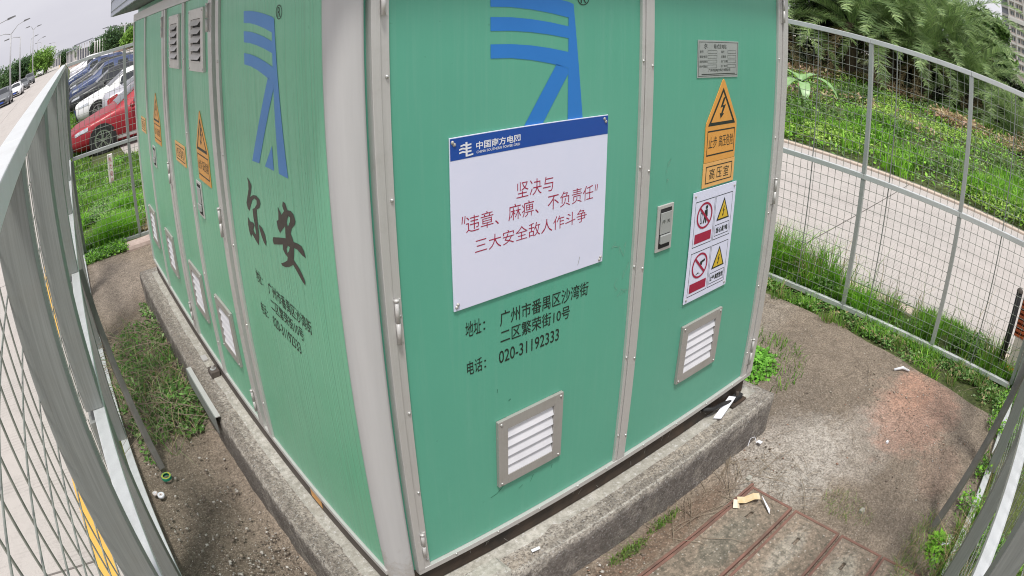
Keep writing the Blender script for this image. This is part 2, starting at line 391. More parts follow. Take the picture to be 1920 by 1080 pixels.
# ------------------------------------------------------------------ plinth
def rough_box(x0, x1, y0, y1, z0, z1, n=.05, amp=.008, seed=0, rnd=.012):
    mb = MB(); 
    nx = max(1, int((x1 - x0) / n)); ny = max(1, int((y1 - y0) / n)); nz = max(1, int((z1 - z0) / n))
    nx, ny, nz = min(nx, 70), min(ny, 90), min(nz, 12)
    idx = {}
    def P(i, j, k):
        if (i, j, k) not in idx:
            x = x0 + (x1 - x0) * i / nx; y = y0 + (y1 - y0) * j / ny; z = z0 + (z1 - z0) * k / nz
            e = [i in (0, nx), j in (0, ny), k == nz]
            if sum(e) >= 2:
                r = rnd * (1 + .8 * noise.noise((x * 6, y * 6, z * 6 + seed)))
                if e[0]: x += r * (1 if i == 0 else -1)
                if e[1]: y += r * (1 if j == 0 else -1)
                if e[2]: z -= r * .7
            d = noise.noise_vector((x * 7, y * 7, z * 7 + seed)) * amp + noise.noise_vector((x * 22, y * 22, z * 22 + seed)) * amp * .5
            idx[(i, j, k)] = len(mb.v); mb.v.append((x + d.x, y + d.y, z + d.z * .6))
        return idx[(i, j, k)]
    for i in range(nx):
        for j in range(ny):
            mb.f.append((P(i, j, nz), P(i + 1, j, nz), P(i + 1, j + 1, nz), P(i, j + 1, nz)))
    for i in range(nx):
        for k in range(nz):
            mb.f.append((P(i, 0, k), P(i + 1, 0, k), P(i + 1, 0, k + 1), P(i, 0, k + 1)))
            mb.f.append((P(i, ny, k), P(i + 1, ny, k), P(i + 1, ny, k + 1), P(i, ny, k + 1)))
    for j in range(ny):
        for k in range(nz):
            mb.f.append((P(0, j, k), P(0, j + 1, k), P(0, j + 1, k + 1), P(0, j, k + 1)))
            mb.f.append((P(nx, j, k), P(nx, j + 1, k), P(nx, j + 1, k + 1), P(nx, j, k + 1)))
    return mb
PZ = -.145
pl = thing('concrete_plinth', 'rough grey concrete plinth carrying the green cabinet', 'plinth', (1, 2, G))
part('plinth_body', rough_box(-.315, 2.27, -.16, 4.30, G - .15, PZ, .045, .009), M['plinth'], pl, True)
part('mortar_bed', rough_box(-.205, 2.2, -.055, 4.16, PZ - .03, PZ + .006, .05, .006, 4, .004), M['plinth_clean'], pl, True)
st = thing('steel_edge_strip', 'pale steel angle strip screwed along the plinth edge', 'steel strip', (-.32, 1.98, PZ))
part('flange', MB().box(-.338, -.306, 1.66, 2.30, PZ + .006, PZ + .012), M['trim'], st)
part('web', MB().box(-.344, -.338, 1.66, 2.30, PZ - .10, PZ + .012), M['galv_dull'], st)

# ------------------------------------------------------------------ cabinet
HB, W, D, TOP = -.1514, 2.144, 4.118, 2.22
def F(u, v, d=0.): return (u, -d, v)            # front wall: u = x
def S(u, v, d=0.): return (HB - d, u, v)        # side wall: u = y
cab = thing('substation_cabinet', 'green box transformer substation with steel trims, louvres and painted lettering', 'substation', (1, 2, -.13))
part('core', MB().box(-.075, W - .02, .012, D - .01, -.02, TOP), M['green_front'], cab, label='inner green steel body behind the doors')
part('base_channel', MB().box(-.10, W - .03, .006, D - .02, PZ + .012, -.022), M['channel'], cab)
part('side_channel', MB().box(HB + .004, -.10, .05, D - .02, PZ + .012, -.022), M['channel_side'], cab)
def pnl(u0, u1, v0, v1, fm, d0, d1): 
    return MB().prism([(u0, v0), (u1, v0), (u1, v1), (u0, v1)], fm, d0, d1)
def addp(mb, u0, u1, v0, v1, fm, d0, d1):
    return mb.prism([(u0, v0), (u1, v0), (u1, v1), (u0, v1)], fm, d0, d1)
ZT = 2.112
doors = {}
doors['A'] = part('door', pnl(0.001, .999, .001, ZT, F, -.03, 0), M['green_front'], cab, label='wide green front door with blue logo')
doors['B'] = part('door', pnl(1.065, 2.048, .001, ZT, F, -.03, 0), M['green_front'], cab, label='green front door with latch and warning plates')
sideP = part('side_panel', pnl(.056, 1.119, .001, TOP, S, -.03, 0), M['green_side'], cab, label='plain green side panel with calligraphy')
SD = [(1.302, 1.852), (1.902, 2.430), (2.573, 3.36), (3.402, 4.078)]
sdoor = [part('door', pnl(a, b, .001, ZT, S, -.03, 0), M['green_side'], cab) for a, b in SD]
part('side_wall_core', MB().box(HB + .031, -.076, .057, D - .01, -.02, TOP), M['green_side'], cab)
mb = MB(); pr = []
for k in range(17):
    t = math.radians(-2 + 106 * k / 16); pr.append((-.0765 - .079 * math.sin(t), .062 - .071 * math.cos(t)))
pr.append((-.068, .062))
vs = [(x, y, -.035) for x, y in pr] + [(x, y, TOP) for x, y in pr]; n = len(pr)
mb.add(vs, [(i, (i + 1) % n, (i + 1) % n + n, i + n) for i in range(n)])
cp = part('corner_column', mb, M['pillar'], cab); 
for p_ in cp.data.polygons: p_.use_smooth = all(abs(v_ % 18 - 17) > 0 for v_ in p_.vertices) and len(p_.vertices) == 4
# front trims
for (a, b, d) in ((-.057, -.030, .020), (-.0285, -.0005, .013), (.9995, 1.016, .013), (1.0185, 1.0645, .016), (2.0490, 2.0900, .013), (2.0925, 2.1440, .020)):
    part('frame_trim', pnl(a, b, -.001, ZT, F, -.03, d), M['trim'], cab, bevel=.0015)
part('bottom_trim', pnl(-.056, 2.144, -.028, -.0015, F, -.03, .017), M['trim'], cab, bevel=.0015)
part('top_trim', pnl(-.056, 2.144, ZT + .002, 2.20, F, -.03, .012), M['trim'], cab)
# side trims
for (a, b, d) in ((1.1205, 1.170, .012), (1.232, 1.2995, .014), (1.8535, 1.8745, .012), (1.8765, 1.9005, .014), (2.4315, 2.488, .014), (2.51, 2.5715, .014), (3.3615, 3.4005, .013), (4.079, 4.117, .014)):
    part('frame_trim', pnl(a, b, -.001, ZT, S, -.03, d), M['trim'], cab, bevel=.0015)
part('bottom_trim', pnl(.056, 4.117, -.026, -.0015, S, -.03, .013), M['trim'], cab, bevel=.0015)
part('top_trim', pnl(1.121, 4.117, ZT + .002, 2.178, S, -.03, .012), M['trim'], cab)
# roof
M['roof'] = simple('pale_blue_grey_roof', (.40, .43, .50), (.34, .37, .44), 4, .5, .1)
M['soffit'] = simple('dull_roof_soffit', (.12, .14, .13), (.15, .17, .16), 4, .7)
part('roof_soffit', MB().box(HB - .205, W + .2, -.08, D + .19, 2.222, 2.245), M['soffit'], cab)
fas = MB()
fas.box(HB - .225, HB - .205, -.10, D + .21, 2.226, 2.40); fas.box(W + .2, W + .22, -.10, D + .21, 2.226, 2.40)
fas.box(HB - .204, W + .199, -.10, -.0805, 2.226, 2.40); fas.box(HB - .204, W + .199, D + .1905, D + .21, 2.226, 2.40)
part('roof_fascia', fas, M['roof'], cab, bevel=.003)
rf = MB(); a0, a1, b0, b1 = HB - .24, W + .235, -.115, D + .225
rf.add([(a0, b0, 2.401), (a1, b0, 2.401), (a1, b1, 2.401), (a0, b1, 2.401), (1.0, 1.1, 2.62), (1.0, 3.0, 2.62)],
       [(0, 1, 4), (1, 2, 5, 4), (2, 3, 5), (3, 0, 4, 5), (3, 2, 1, 0)])
part('roof_cap', rf, M['roof'], cab)
part('fascia_border', MB().box(HB - .228, HB - .2255, -.06, D + .16, 2.265, 2.272).box(HB - .228, HB - .2255, -.06, D + .16, 2.36, 2.367)
     .box(HB - .228, HB - .2255, D + .15, D + .157, 2.272, 2.36), M['soffit'], cab)

# hinges and screws
SCREW = MB().lathe([(0, .004), (.0035, .0035), (.0055, .001), (.0055, -.002)], (0, 0, 0), 'y', 8).mesh('screw', True)
SCREW.materials.append(M['screwm'])
def screw(parent, loc, face):
    o = bpy.data.objects.new('screw', SCREW); COL.objects.link(o); o.parent = parent
    o.location = Vector(loc) - root_of(parent).location
    o.rotation_euler = (0, 0, math.pi) if face == 'F' else (0, 0, math.pi / 2)
    return o
def hinge(fm, u, z0, z1, d, parent):
    h = part('hinge', addp(MB(), u - .018, u + .018, z0, z1, fm, d - .001, d + .003), M['trim'], parent)
    zm = (z0 + z1) / 2
    part('hinge_barrel', MB().tube([fm(u, z0 + .002, d + .011), fm(u, zm - .001, d + .011)], .0068, 10).tube([fm(u, zm + .001, d + .011), fm(u, z1 - .002, d + .011)], .0068, 10)
         .tube([fm(u, z1 - .002, d + .011), fm(u, z1 + .006, d + .011)], .0085, 10), M['trim'], h, True)
for z0, z1 in ((.072, .197), (1.0, 1.139), (1.94, 2.07)): hinge(F, -.024, z0, z1, .014, cab)
for z0, z1 in ((.07, .225), (.995, 1.125), (1.93, 2.06)): hinge(F, 2.086, z0, z1, .014, cab)
for z0, z1 in ((.078, .2), (1.0, 1.133), (1.932, 2.063)):
    hinge(S, 1.268, z0, z1, .014, cab); hinge(S, 2.50, z0, z1, .014, cab)
for z in (.04, .4, .741, 1.084, 1.43, 1.771): screw(cab, F(-.010, z, .015), 'F')
for z in (.15, .55, .95, 1.34, 1.74):
    screw(cab, F(1.006, z, .0145), 'F'); screw(cab, F(1.055, z - .02, .0175), 'F'); screw(cab, F(2.056, z, .0145), 'F')
for z in (.2, .62, 1.0, 1.4, 1.8):
    screw(cab, S(1.13, z, .0135), 'S'); screw(cab, S(1.862, z, .0135), 'S')
for x in (.12, .33, .55, .77, .95, 1.2, 1.45, 1.7, 1.95): screw(cab, F(x, -.008, .018), 'F')

# louvred vents
def vent(fm, u0, u1, v0, v1, parent, white=True, nsl=5, flip=False):
    bw = .044 if white else .052
    fr = part('vent', MB().flat([[(u0, v0), (u1, v0), (u1, v1), (u0, v1)]], fm, .0012), M['dark'], parent)  # flat sheet painted dark as the shade behind the slats, door is uncut
    mb = MB(); d = .0145
    addp(mb, u0, u0 + bw, v0, v1, fm, 0.0005, d); addp(mb, u1 - bw, u1, v0, v1, fm, .0005, d)
    addp(mb, u0 + bw, u1 - bw, v0, v0 + bw, fm, .0005, d); addp(mb, u0 + bw, u1 - bw, v1 - bw, v1, fm, .0005, d)
    part('vent_frame', mb, M['trim_dark'] if white else M['louvre'], fr, bevel=.0015)
    h = (v1 - v0 - 2 * bw) / nsl
    for i in range(nsl):
        a = v0 + bw + i * h
        if white:
            top, bot = a + h * .80, a + h * .02
            vs = [fm(u0 + bw + .001, bot, .0125), fm(u1 - bw - .001, bot, .0125), fm(u1 - bw - .001, top, .003), fm(u0 + bw + .001, top, .003),
                  fm(u0 + bw + .001, bot + .001, .0105), fm(u1 - bw - .001, bot + .001, .0105), fm(u1 - bw - .001, top, .0018), fm(u0 + bw + .001, top, .0018)]
            mb = MB().hexa(vs)
            part('slat', mb, M['slat'], fr)
        else:
            # pressed hood: projects outwards over the dark backing sheet
            bot, top = a + h * .25, a + h * .95
            vs = [fm(u0 + bw, bot, .030), fm(u1 - bw, bot, .030), fm(u1 - bw, top, .004), fm(u0 + bw, top, .004),
                  fm(u0 + bw, bot + .004, .026), fm(u1 - bw, bot + .004, .026), fm(u1 - bw, top, .0025), fm(u0 + bw, top, .0025)]
            part('slat', MB().hexa(vs), M['louvre'], fr)
    for a in (u0 + .014, u1 - .014):
        for b in (v0 + .014, v1 - .014): screw(fr, fm(a, b, d + .001), 'F' if fm is F else 'S')
    return fr
vent(F, .342, .656, .229, .540, cab); vent(F, 1.393, 1.709, .244, .546, cab)
for a, b in ((1.424, 1.712), (2.015, 2.315), (2.820, 3.090), (3.545, 3.842)): vent(S, a, b, .25, .555, cab)
for a, b in ((1.394, 1.712), (1.987, 2.29)): vent(S, a, b, 1.742, 2.057, cab, False, 5)

# latches
def latch(fm, u0, u1, v0, v1, parent):
    o = part('latch', addp(MB(), u0, u1, v0, v1, fm, .0005, .008), M['trim'], parent, bevel=.002)
    iw = .014
    part('latch_recess_shade', addp(MB(), u0 + iw, u1 - iw, v0 + iw, v1 - iw, fm, .0075, .0088), M['dark'], o)  # raised dark panel paints the shade of a recess
    part('latch_plate', addp(MB(), u0 + iw + .002, u1 - iw - .002, v0 + .075, v1 - iw - .016, fm, .009, .013), M['galv'], o, bevel=.001)
    part('handle', addp(MB(), u0 + iw + .004, u1 - iw - .004, v0 + .036, v0 + .071, fm, .009, .019), M['galv'], o, bevel=.002)
    return o
L1 = latch(F, 1.140, 1.240, .966, 1.160, cab)
latch(S, 1.665, 1.765, .978, 1.166, cab); latch(S, 3.12, 3.24, .985, 1.14, cab)

# ------------------------------------------------------------------ lettering
def text_pts(body, offset=0., spacing=1.0, shear=0.):
    c = bpy.data.curves.new('t', 'FONT'); c.body = body; c.size = 1; c.offset = offset; c.space_character = spacing; c.shear = shear; c.resolution_u = 3
    o = bpy.data.objects.new('t', c); COL.objects.link(o)
    dg = bpy.context.evaluated_depsgraph_get(); dg.update()
    m = bpy.data.meshes.new_from_object(o.evaluated_get(dg))
    vs = [tuple(v.co) for v in m.vertices]; fs = [tuple(p.vertices) for p in m.polygons]
    bpy.data.objects.remove(o); bpy.data.curves.remove(c); bpy.data.meshes.remove(m)
    return vs, fs
def text_mb(mb, body, fm, u0, u1, v0, v1, d, slope=0., offset=0., spacing=1., shear=0.):
    vs, fs = text_pts(body, offset, spacing, shear)
    if not vs: return mb
    xs = [v[0] for v in vs]; ys_ = [v[1] for v in vs]; ax, bx, ay, by = min(xs), max(xs), min(ys_), max(ys_)
    out = []
    for v in vs:
        u = u0 + (v[0] - ax) / (bx - ax) * (u1 - u0); w = v0 + (v[1] - ay) / (by - ay) * (v1 - v0) + slope * abs(u - u0)
        out.append(fm(u, w, d))
    return mb.add(out, fs)
def text(body, fm, u0, u1, v0, v1, d, mat, parent, **k):
    return part('lettering', text_mb(MB(), body, fm, u0, u1, v0, v1, d, **k), mat, parent, fix=False)
PD = .0012
for fm, mat_ in ((F, M['ink']), (S, M['ink'])):
    q = (lambda u: u) if fm is F else (lambda u: 1.113 - u)
    sl = -.028 if fm is F else -.008
    par = doors['A'] if fm is F else sideP
    text('地址', fm, q(.228), q(.290), .921, .975, PD, mat_, par, slope=sl, offset=.004)
    text('：', fm, q(.298), q(.306), .925, .955, PD, mat_, par)
    text('广州市番禺区沙湾街', fm, q(.366), q(.771), .913, .968, PD, mat_, par, slope=sl, offset=.004)
    text('二区繁荣街10号', fm, q(.367), q(.682), .848, .900, PD, mat_, par, slope=sl, offset=.004)
    text('电话', fm, q(.228), q(.290), .779, .832, PD, mat_, par, slope=sl, offset=.004)
    text('：', fm, q(.298), q(.306), .783, .813, PD, mat_, par)
    text('020-31192333', fm, q(.360), q(.632), .774, .822, PD, mat_, par, slope=sl, offset=.004)
def logo(fm, q, dz, mat_, par):
    def bar(t0, t1, b1, b0, ur=.309):
        up = [(0, t0)] + [(ur * t, t0 + (t1 - t0) * (t ** 1.7)) for t in (.25, .5, .75)] + [(ur, t1)]
        dn = [(ur, b1)] + [(ur * t, b0 + (b1 - b0) * (t ** 1.7)) for t in (.75, .5, .25)] + [(0, b0)]
        return up + dn
    P = []
    P.append(bar(2.0, 1.966, 1.912, 1.954)); P.append(bar(1.922, 1.882, 1.842, 1.879))
    P.append(bar(1.838, 1.796, 1.742, 1.795, .309))
    P.append([(.309, 1.966), (.331, 1.958), (.392, 1.44), (.309, 1.44), (.309, 1.74)])
    P.append([(.2585, 1.758), (.3085, 1.741), (.3085, 1.722), (.110, 1.44), (.028, 1.435)])
    P.append([(.262, 1.527), (.262, 1.441), (.171, 1.44)])
    mb = MB()
    for p_ in P: mb.flat([[(q(u), v + dz) for u, v in p_]], fm, PD)
    part('logo', mb, mat_, par, fix=False)
    mb = MB(); cu, cv = .3755, 1.979 + dz
    circ = lambda r: [(q(cu + r * math.cos(t * math.pi / 12)), cv + r * .92 * math.sin(t * math.pi / 12)) for t in range(24)]
    mb.flat([circ(.027), circ(.0235)], fm, PD)
    text_mb(mb, 'R', fm, q(cu - .012), q(cu + .013), cv - .017, cv + .017, PD)
    part('registered_mark', mb, M['ink'], par, fix=False)
logo(F, lambda u: .338 + u, -.012, M['blue'], doors['A'])
logo(S, lambda u: .783 - u, 0, M['blue_side'], sideP)
ER1 = [(0.843, 1.356), (0.814, 1.347), (0.795, 1.332), (0.812, 1.302), (0.832, 1.279), (0.789, 1.297), (0.748, 1.304), (0.712, 1.297), (0.707, 1.282), (0.727, 1.262), (0.763, 1.247), (0.767, 1.227), (0.77, 1.18), (0.773, 1.136), (0.789, 1.098), (0.817, 1.107), (0.861, 1.125), (0.879, 1.106), (0.896, 1.126), (0.899, 1.153), (0.89, 1.186), (0.869, 1.174), (0.826, 1.179), (0.813, 1.172), (0.838, 1.149), (0.825, 1.138), (0.806, 1.137), (0.809, 1.17), (0.816, 1.208), (0.814, 1.237), (0.786, 1.247), (0.755, 1.269), (0.75, 1.285), (0.777, 1.287), (0.808, 1.271), (0.84, 1.239), (0.857, 1.219), (0.877, 1.223), (0.886, 1.245), (0.862, 1.278), (0.839, 1.309), (0.834, 1.337)]
ER2 = [(0.757, 1.191), (0.72, 1.187), (0.695, 1.168), (0.69, 1.141), (0.699, 1.122), (0.721, 1.131), (0.742, 1.152), (0.754, 1.172)]
AN = [(0.462, 1.349), (0.441, 1.347), (0.427, 1.327), (0.397, 1.332), (0.374, 1.326), (0.363, 1.307), (0.375, 1.29), (0.406, 1.27), (0.419, 1.249), (0.408, 1.238), (0.401, 1.226), (0.367, 1.231), (0.333, 1.232), (0.316, 1.22), (0.307, 1.2), (0.335, 1.2), (0.374, 1.208), (0.403, 1.205), (0.411, 1.179), (0.421, 1.158), (0.405, 1.152), (0.379, 1.143), (0.356, 1.127), (0.338, 1.11), (0.343, 1.094), (0.37, 1.104), (0.4, 1.121), (0.431, 1.137), (0.467, 1.118), (0.51, 1.102), (0.544, 1.097), (0.553, 1.102), (0.512, 1.12), (0.484, 1.135), (0.475, 1.15), (0.498, 1.155), (0.513, 1.165), (0.51, 1.185), (0.56, 1.17), (0.606, 1.157), (0.613, 1.169), (0.605, 1.184), (0.541, 1.201), (0.473, 1.218), (0.47, 1.238), (0.465, 1.263), (0.497, 1.242), (0.524, 1.222), (0.542, 1.236), (0.545, 1.259), (0.525, 1.27), (0.518, 1.296), (0.518, 1.317), (0.499, 1.304), (0.489, 1.296), (0.46, 1.316), (0.472, 1.331)]
H1 = [(0.421, 1.31), (0.408, 1.307), (0.415, 1.291), (0.439, 1.267), (0.445, 1.28), (0.435, 1.297)]
H2 = [(0.46, 1.196), (0.442, 1.196), (0.456, 1.177), (0.474, 1.165), (0.478, 1.179)]
part('calligraphy', MB().flat([ER1], S, PD).flat([ER2], S, PD), M['brown_ink'], sideP, fix=False)
part('calligraphy', MB().flat([AN, H1, H2], S, PD), M['brown_ink'], sideP, fix=False)
# chalk scribbles and scratches on the front doors
M['chalk'] = simple('faint_chalk_scribble', (.26, .47, .36), (.2, .44, .32), 60, .9)
M['scratch'] = simple('dark_scratch', (.03, .16, .10), (.05, .2, .13), 40, .7)
def scrib(mb, pts, w, fm=F, d=PD):
    for (a, b), (c, e) in zip(pts[:-1], pts[1:]):
        L = math.hypot(c - a, e - b) or 1; nx, nz = -(e - b) / L * w / 2, (c - a) / L * w / 2
        mb.flat([[(a + nx, b + nz), (c + nx, e + nz), (c - nx, e - nz), (a - nx, b - nz)]], fm, d)
mb = MB()
for (cu, cv, sz) in ((.90, 1.05, .035), (.945, 1.03, .03), (.93, .90, .03), (.96, .93, .04), (.94, .86, .02), (.97, .86, .03)):
    scrib(mb, [(cu + random.uniform(-sz, sz) * .7, cv + random.uniform(-sz, sz)) for _ in range(5)], .0016)
part('chalk_scribble', mb, M['chalk'], doors['A'], fix=False)['kind'] = 'stuff'
mb = MB()
for (cu, cv, sz) in ((1.20, 1.33, .02), (1.19, 1.29, .018), (1.195, 1.25, .014), (1.08, 1.03, .02)):
    scrib(mb, [(cu + random.uniform(-sz, sz) * .6, cv + random.uniform(-sz, sz)) for _ in range(5)], .0016)
part('chalk_scribble', mb, M['chalk'], doors['B'], fix=False)['kind'] = 'stuff'
mb = MB(); scrib(mb, [(.31, .185), (.34, .19), (.375, .215), (.40, .222)], .0022); scrib(mb, [(.51, .16), (.525, .19)], .002); scrib(mb, [(.45, .155), (.47, .165)], .002); scrib(mb, [(.62, .17), (.625, .19)], .002); scrib(mb, [(.35, .66), (.352, .675)], .002); scrib(mb, [(.40, .605), (.41, .61)], .003)
part('scratch', mb, M['scratch'], doors['A'], fix=False)['kind'] = 'stuff'
mb = MB()
for _ in range(26):
    x = random.uniform(.15, 1.9); z = random.uniform(-.13, -.04)
    scrib(mb, [(x, z), (x + random.uniform(-.02, .02), z + random.uniform(.01, .03))], .0015, lambda u, v, d=0: (u, .006 - d, v))
part('scratch', mb, M['trim_dark'], cab, fix=False)['kind'] = 'stuff'

# ------------------------------------------------------------------ signs on the cabinet (each is a board of its own)
bn = thing('safety_slogan_board', 'white board with navy header and red slogan screwed over the blue logo', 'sign', (.508, -.004, 1.017))
sl = -.017
def BF(u, v, d=0): return (u, -d, v + sl * (u - .185))
part('board', MB().prism([(.185, 1.028), (.832, 1.028), (.834, 1.566), (.187, 1.566)], BF, .002, .006), M['poster'], bn, bevel=.0008)
part('header_band', MB().flat([[(.1885, 1.4985), (.8325, 1.4985), (.8325, 1.5635), (.1885, 1.5635)]], BF, .0066), M['navy'], bn, fix=False)
text('坚决与', BF, .430, .583, 1.338, 1.391, .0066, M['red_ink'], bn, offset=-.006)
text('违章、麻痹、不负责任', BF, .238, .770, 1.270, 1.323, .0066, M['red_ink'], bn, offset=-.006, slope=.01)
for x in (.222, .231, .777, .786): part('quotation_mark', MB().flat([[(x, 1.302), (x + .003, 1.302), (x + .006, 1.325), (x + .003, 1.325)]], BF, .0066), M['red_ink'], bn, fix=False)
text('三大安全敌人作斗争', BF, .269, .741, 1.197, 1.244, .0066, M['red_ink'], bn, offset=-.006, slope=.01)
text('中国南方电网', BF, .279, .445, 1.519, 1.543, .0072, M['white'], bn, offset=.02, slope=.01)
text('CHINA SOUTHERN POWER GRID', BF, .280, .443, 1.5075, 1.5155, .0072, M['white'], bn, offset=.012, slope=.01)
mb = MB()
for i, (z, x0, x1) in enumerate(((1.541, .224, .262), (1.531, .219, .262), (1.521, .219, .262))):
    mb.flat([[(x0, z - .001), (x0 + .012, z + .0015), (x0 + .024, z - .001), (x1, z + .0005), (x1, z - .0045), (x0 + .024, z - .006), (x0 + .012, z - .0035), (x0, z - .006)]], BF, .0072)
mb.flat([[(.241, 1.5475), (.248, 1.5475), (.248, 1.504), (.241, 1.504)]], BF, .0076)
mb.flat([[(.248, 1.509), (.268, 1.511), (.268, 1.506), (.248, 1.504)]], BF, .0076)
part('grid_emblem', mb, M['white'], bn, fix=False)
for x, z in ((.197, 1.552), (.203, 1.545), (.815, 1.553), (.822, 1.543), (.195, 1.041), (.200, 1.049), (.815, 1.039), (.820, 1.048)):
    part('bolt', MB().lathe([(0, -.011), (.0035, -.0105), (.006, -.007), (.0062, -.006)], (x, 0, z + sl * (x - .185)), 'y', 8), M['trim_dark'], bn)
part('rust_streak', MB().flat([[(.705, 1.045), (.707, 1.045), (.716, 1.075), (.714, 1.076)]], BF, .0066), M['trim_dark'], bn, fix=False)

np_ = thing('rating_plate', 'small grey engraved rating plate above the orange triangle', 'nameplate', (1.517, -.002, 1.66))
part('plate', MB().prism([(1.359, 1.658), (1.675, 1.654), (1.676, 1.816), (1.360, 1.819)], F, .001, .003), M['plate'], np_, bevel=.0006)
mb = MB()
def frame(mb, u0, u1, v0, v1, t, fm, d):
    mb.flat([[(u0, v0), (u1, v0), (u1, v1), (u0, v1)], [(u0 + t, v0 + t), (u1 - t, v0 + t), (u1 - t, v1 - t), (u0 + t, v1 - t)]], fm, d)
frame(mb, 1.366, 1.669, 1.664, 1.811, .0018, F, .0036)
for i, z in enumerate((1.769, 1.748, 1.727, 1.706)):
    frame(mb, 1.432, 1.502, z - .008, z + .006, .0012, F, .0036); frame(mb, 1.586, 1.655, z - .008, z + .006, .0012, F, .0036)
text_mb(mb, '箱式变电站', F, 1.478, 1.575, 1.782, 1.802, .0036); text_mb(mb, '尔', F, 1.405, 1.428, 1.781, 1.804, .0036, offset=.02)
for z, a, b in ((1.763, '型号', '编号'), (1.742, '额定电压', '总重量'), (1.721, '额定短路电流', '出厂日期'), (1.700, '防护等级', '出厂编号')):
    text_mb(mb, a, F, 1.374, 1.374 + .013 * min(len(a), 4.2), z, z + .011, .0036); text_mb(mb, b, F, 1.534, 1.534 + .0125 * len(b), z, z + .011, .0036)
text_mb(mb, '广州尔安电力科技有限公司', F, 1.44, 1.61, 1.682, 1.695, .0036, offset=.01)
mb.flat([[(1.39, 1.670), (1.65, 1.670), (1.65, 1.6735), (1.39, 1.6735)]], F, .0036)
part('lettering', mb, M['ink'], np_, fix=False)

BOLT = [(.52, 1.), (.30, .52), (.50, .56), (.36, .24), (.26, .27), (.34, 0.), (.60, .24), (.48, .23), (.70, .66), (.48, .62), (.66, 1.)]
def warn_triangle(fm, q, z0, label, d=.001, txt='止步 高压危险', loc=None):
    # q maps 0..1 across the plate width (.248) to the wall coordinate
    t = thing('warning_plate', label, 'warning sign', loc)
    P = lambda pts: [(q(a), z0 + b) for a, b in pts]
    part('plate', MB().prism(P([(0.01, 0), (.99, 0), (1., .150), (.985, .172), (.54, .352), (.50, .36), (.46, .352), (.015, .172), (0, .150)]), fm, d, d + .003), M['orange'], t, bevel=.0006)
    part('triangle_outline', MB().flat([P([(.065, .158), (.935, .158), (.50, .322)]), P([(.155, .172), (.845, .172), (.50, .302)])], fm, d + .0036), M['ink'], t, fix=False)
    part('lightning_bolt', MB().flat([P([(.30 + a * .42, .186 + b * .092) for a, b in BOLT])], fm, d + .0036), M['ink'], t, fix=False)
    mb = MB(); mb.flat([P([(.06, .028), (.94, .028), (.94, .138), (.06, .138)]), P([(.075, .034), (.925, .034), (.925, .132), (.075, .132)])], fm, d + .0036)
    part('text_frame', mb, M['ink'], t, fix=False)
    a, b = (txt.split(' ') + [''])[:2]
    mb = MB(); text_mb(mb, a, fm, q(.11), q(.37), z0 + .060, z0 + .110, d + .0036); text_mb(mb, b, fm, q(.43), q(.90), z0 + .060, z0 + .112, d + .0036)
    part('lettering', mb, M['ink'], t, fix=False)
    return t
warn_triangle(F, lambda a: 1.437 + .248 * a, 1.288, 'orange plate with black lightning triangle under the grey rating plate', loc=(1.56, -.002, 1.288))
warn_triangle(S, lambda a: 1.692 - .250 * a, 1.185, 'orange lightning triangle plate on the side door beside the tall calligraphy', loc=(HB - .002, 1.57, 1.185))
warn_triangle(S, lambda a: 3.100 - .285 * a, 1.185, 'orange lightning triangle plate on the far side door', loc=(HB - .002, 2.96, 1.185))
def rect_plate(fm, q, z0, z1, txt, label, loc, d=.001):
    t = thing('room_plate', label, 'sign', loc); h = z1 - z0
    P = lambda pts: [(q(a), z0 + b * h) for a, b in pts]
    part('plate', MB().prism(P([(0, 0), (1, 0), (1, 1), (0, 1)]), fm, d, d + .003), M['orange_lt'], t, bevel=.0006)
    part('text_frame', MB().flat([P([(.08, .15), (.92, .15), (.92, .86), (.08, .86)]), P([(.098, .19), (.902, .19), (.902, .82), (.098, .82)])], fm, d + .0036), M['ink'], t, fix=False)
    mb = MB(); n = len(txt)
    for i, ch in enumerate(txt):
        w = .66 / n; a = .16 + (i + .12) * .68 / n
        text_mb(mb, ch, fm, q(a), q(a + w * .8), z0 + .29 * h, z0 + .73 * h, d + .0036)
    part('lettering', mb, M['ink'], t, fix=False); return t
rect_plate(F, lambda a: 1.437 + .250 * a, 1.178, 1.286, '高压室', 'pale orange high voltage room plate above the white pictogram board', (1.56, -.002, 1.178))
rect_plate(S, lambda a: 2.292 - .29 * a, 1.182, 1.302, '变压器室', 'orange room name plate on the side between two triangle plates', (HB - .002, 2.15, 1.182))
rect_plate(S, lambda a: 3.808 - .25 * a, 1.180, 1.302, '低压室', 'orange room name plate near the far end of the side wall', (HB - .002, 3.68, 1.18))

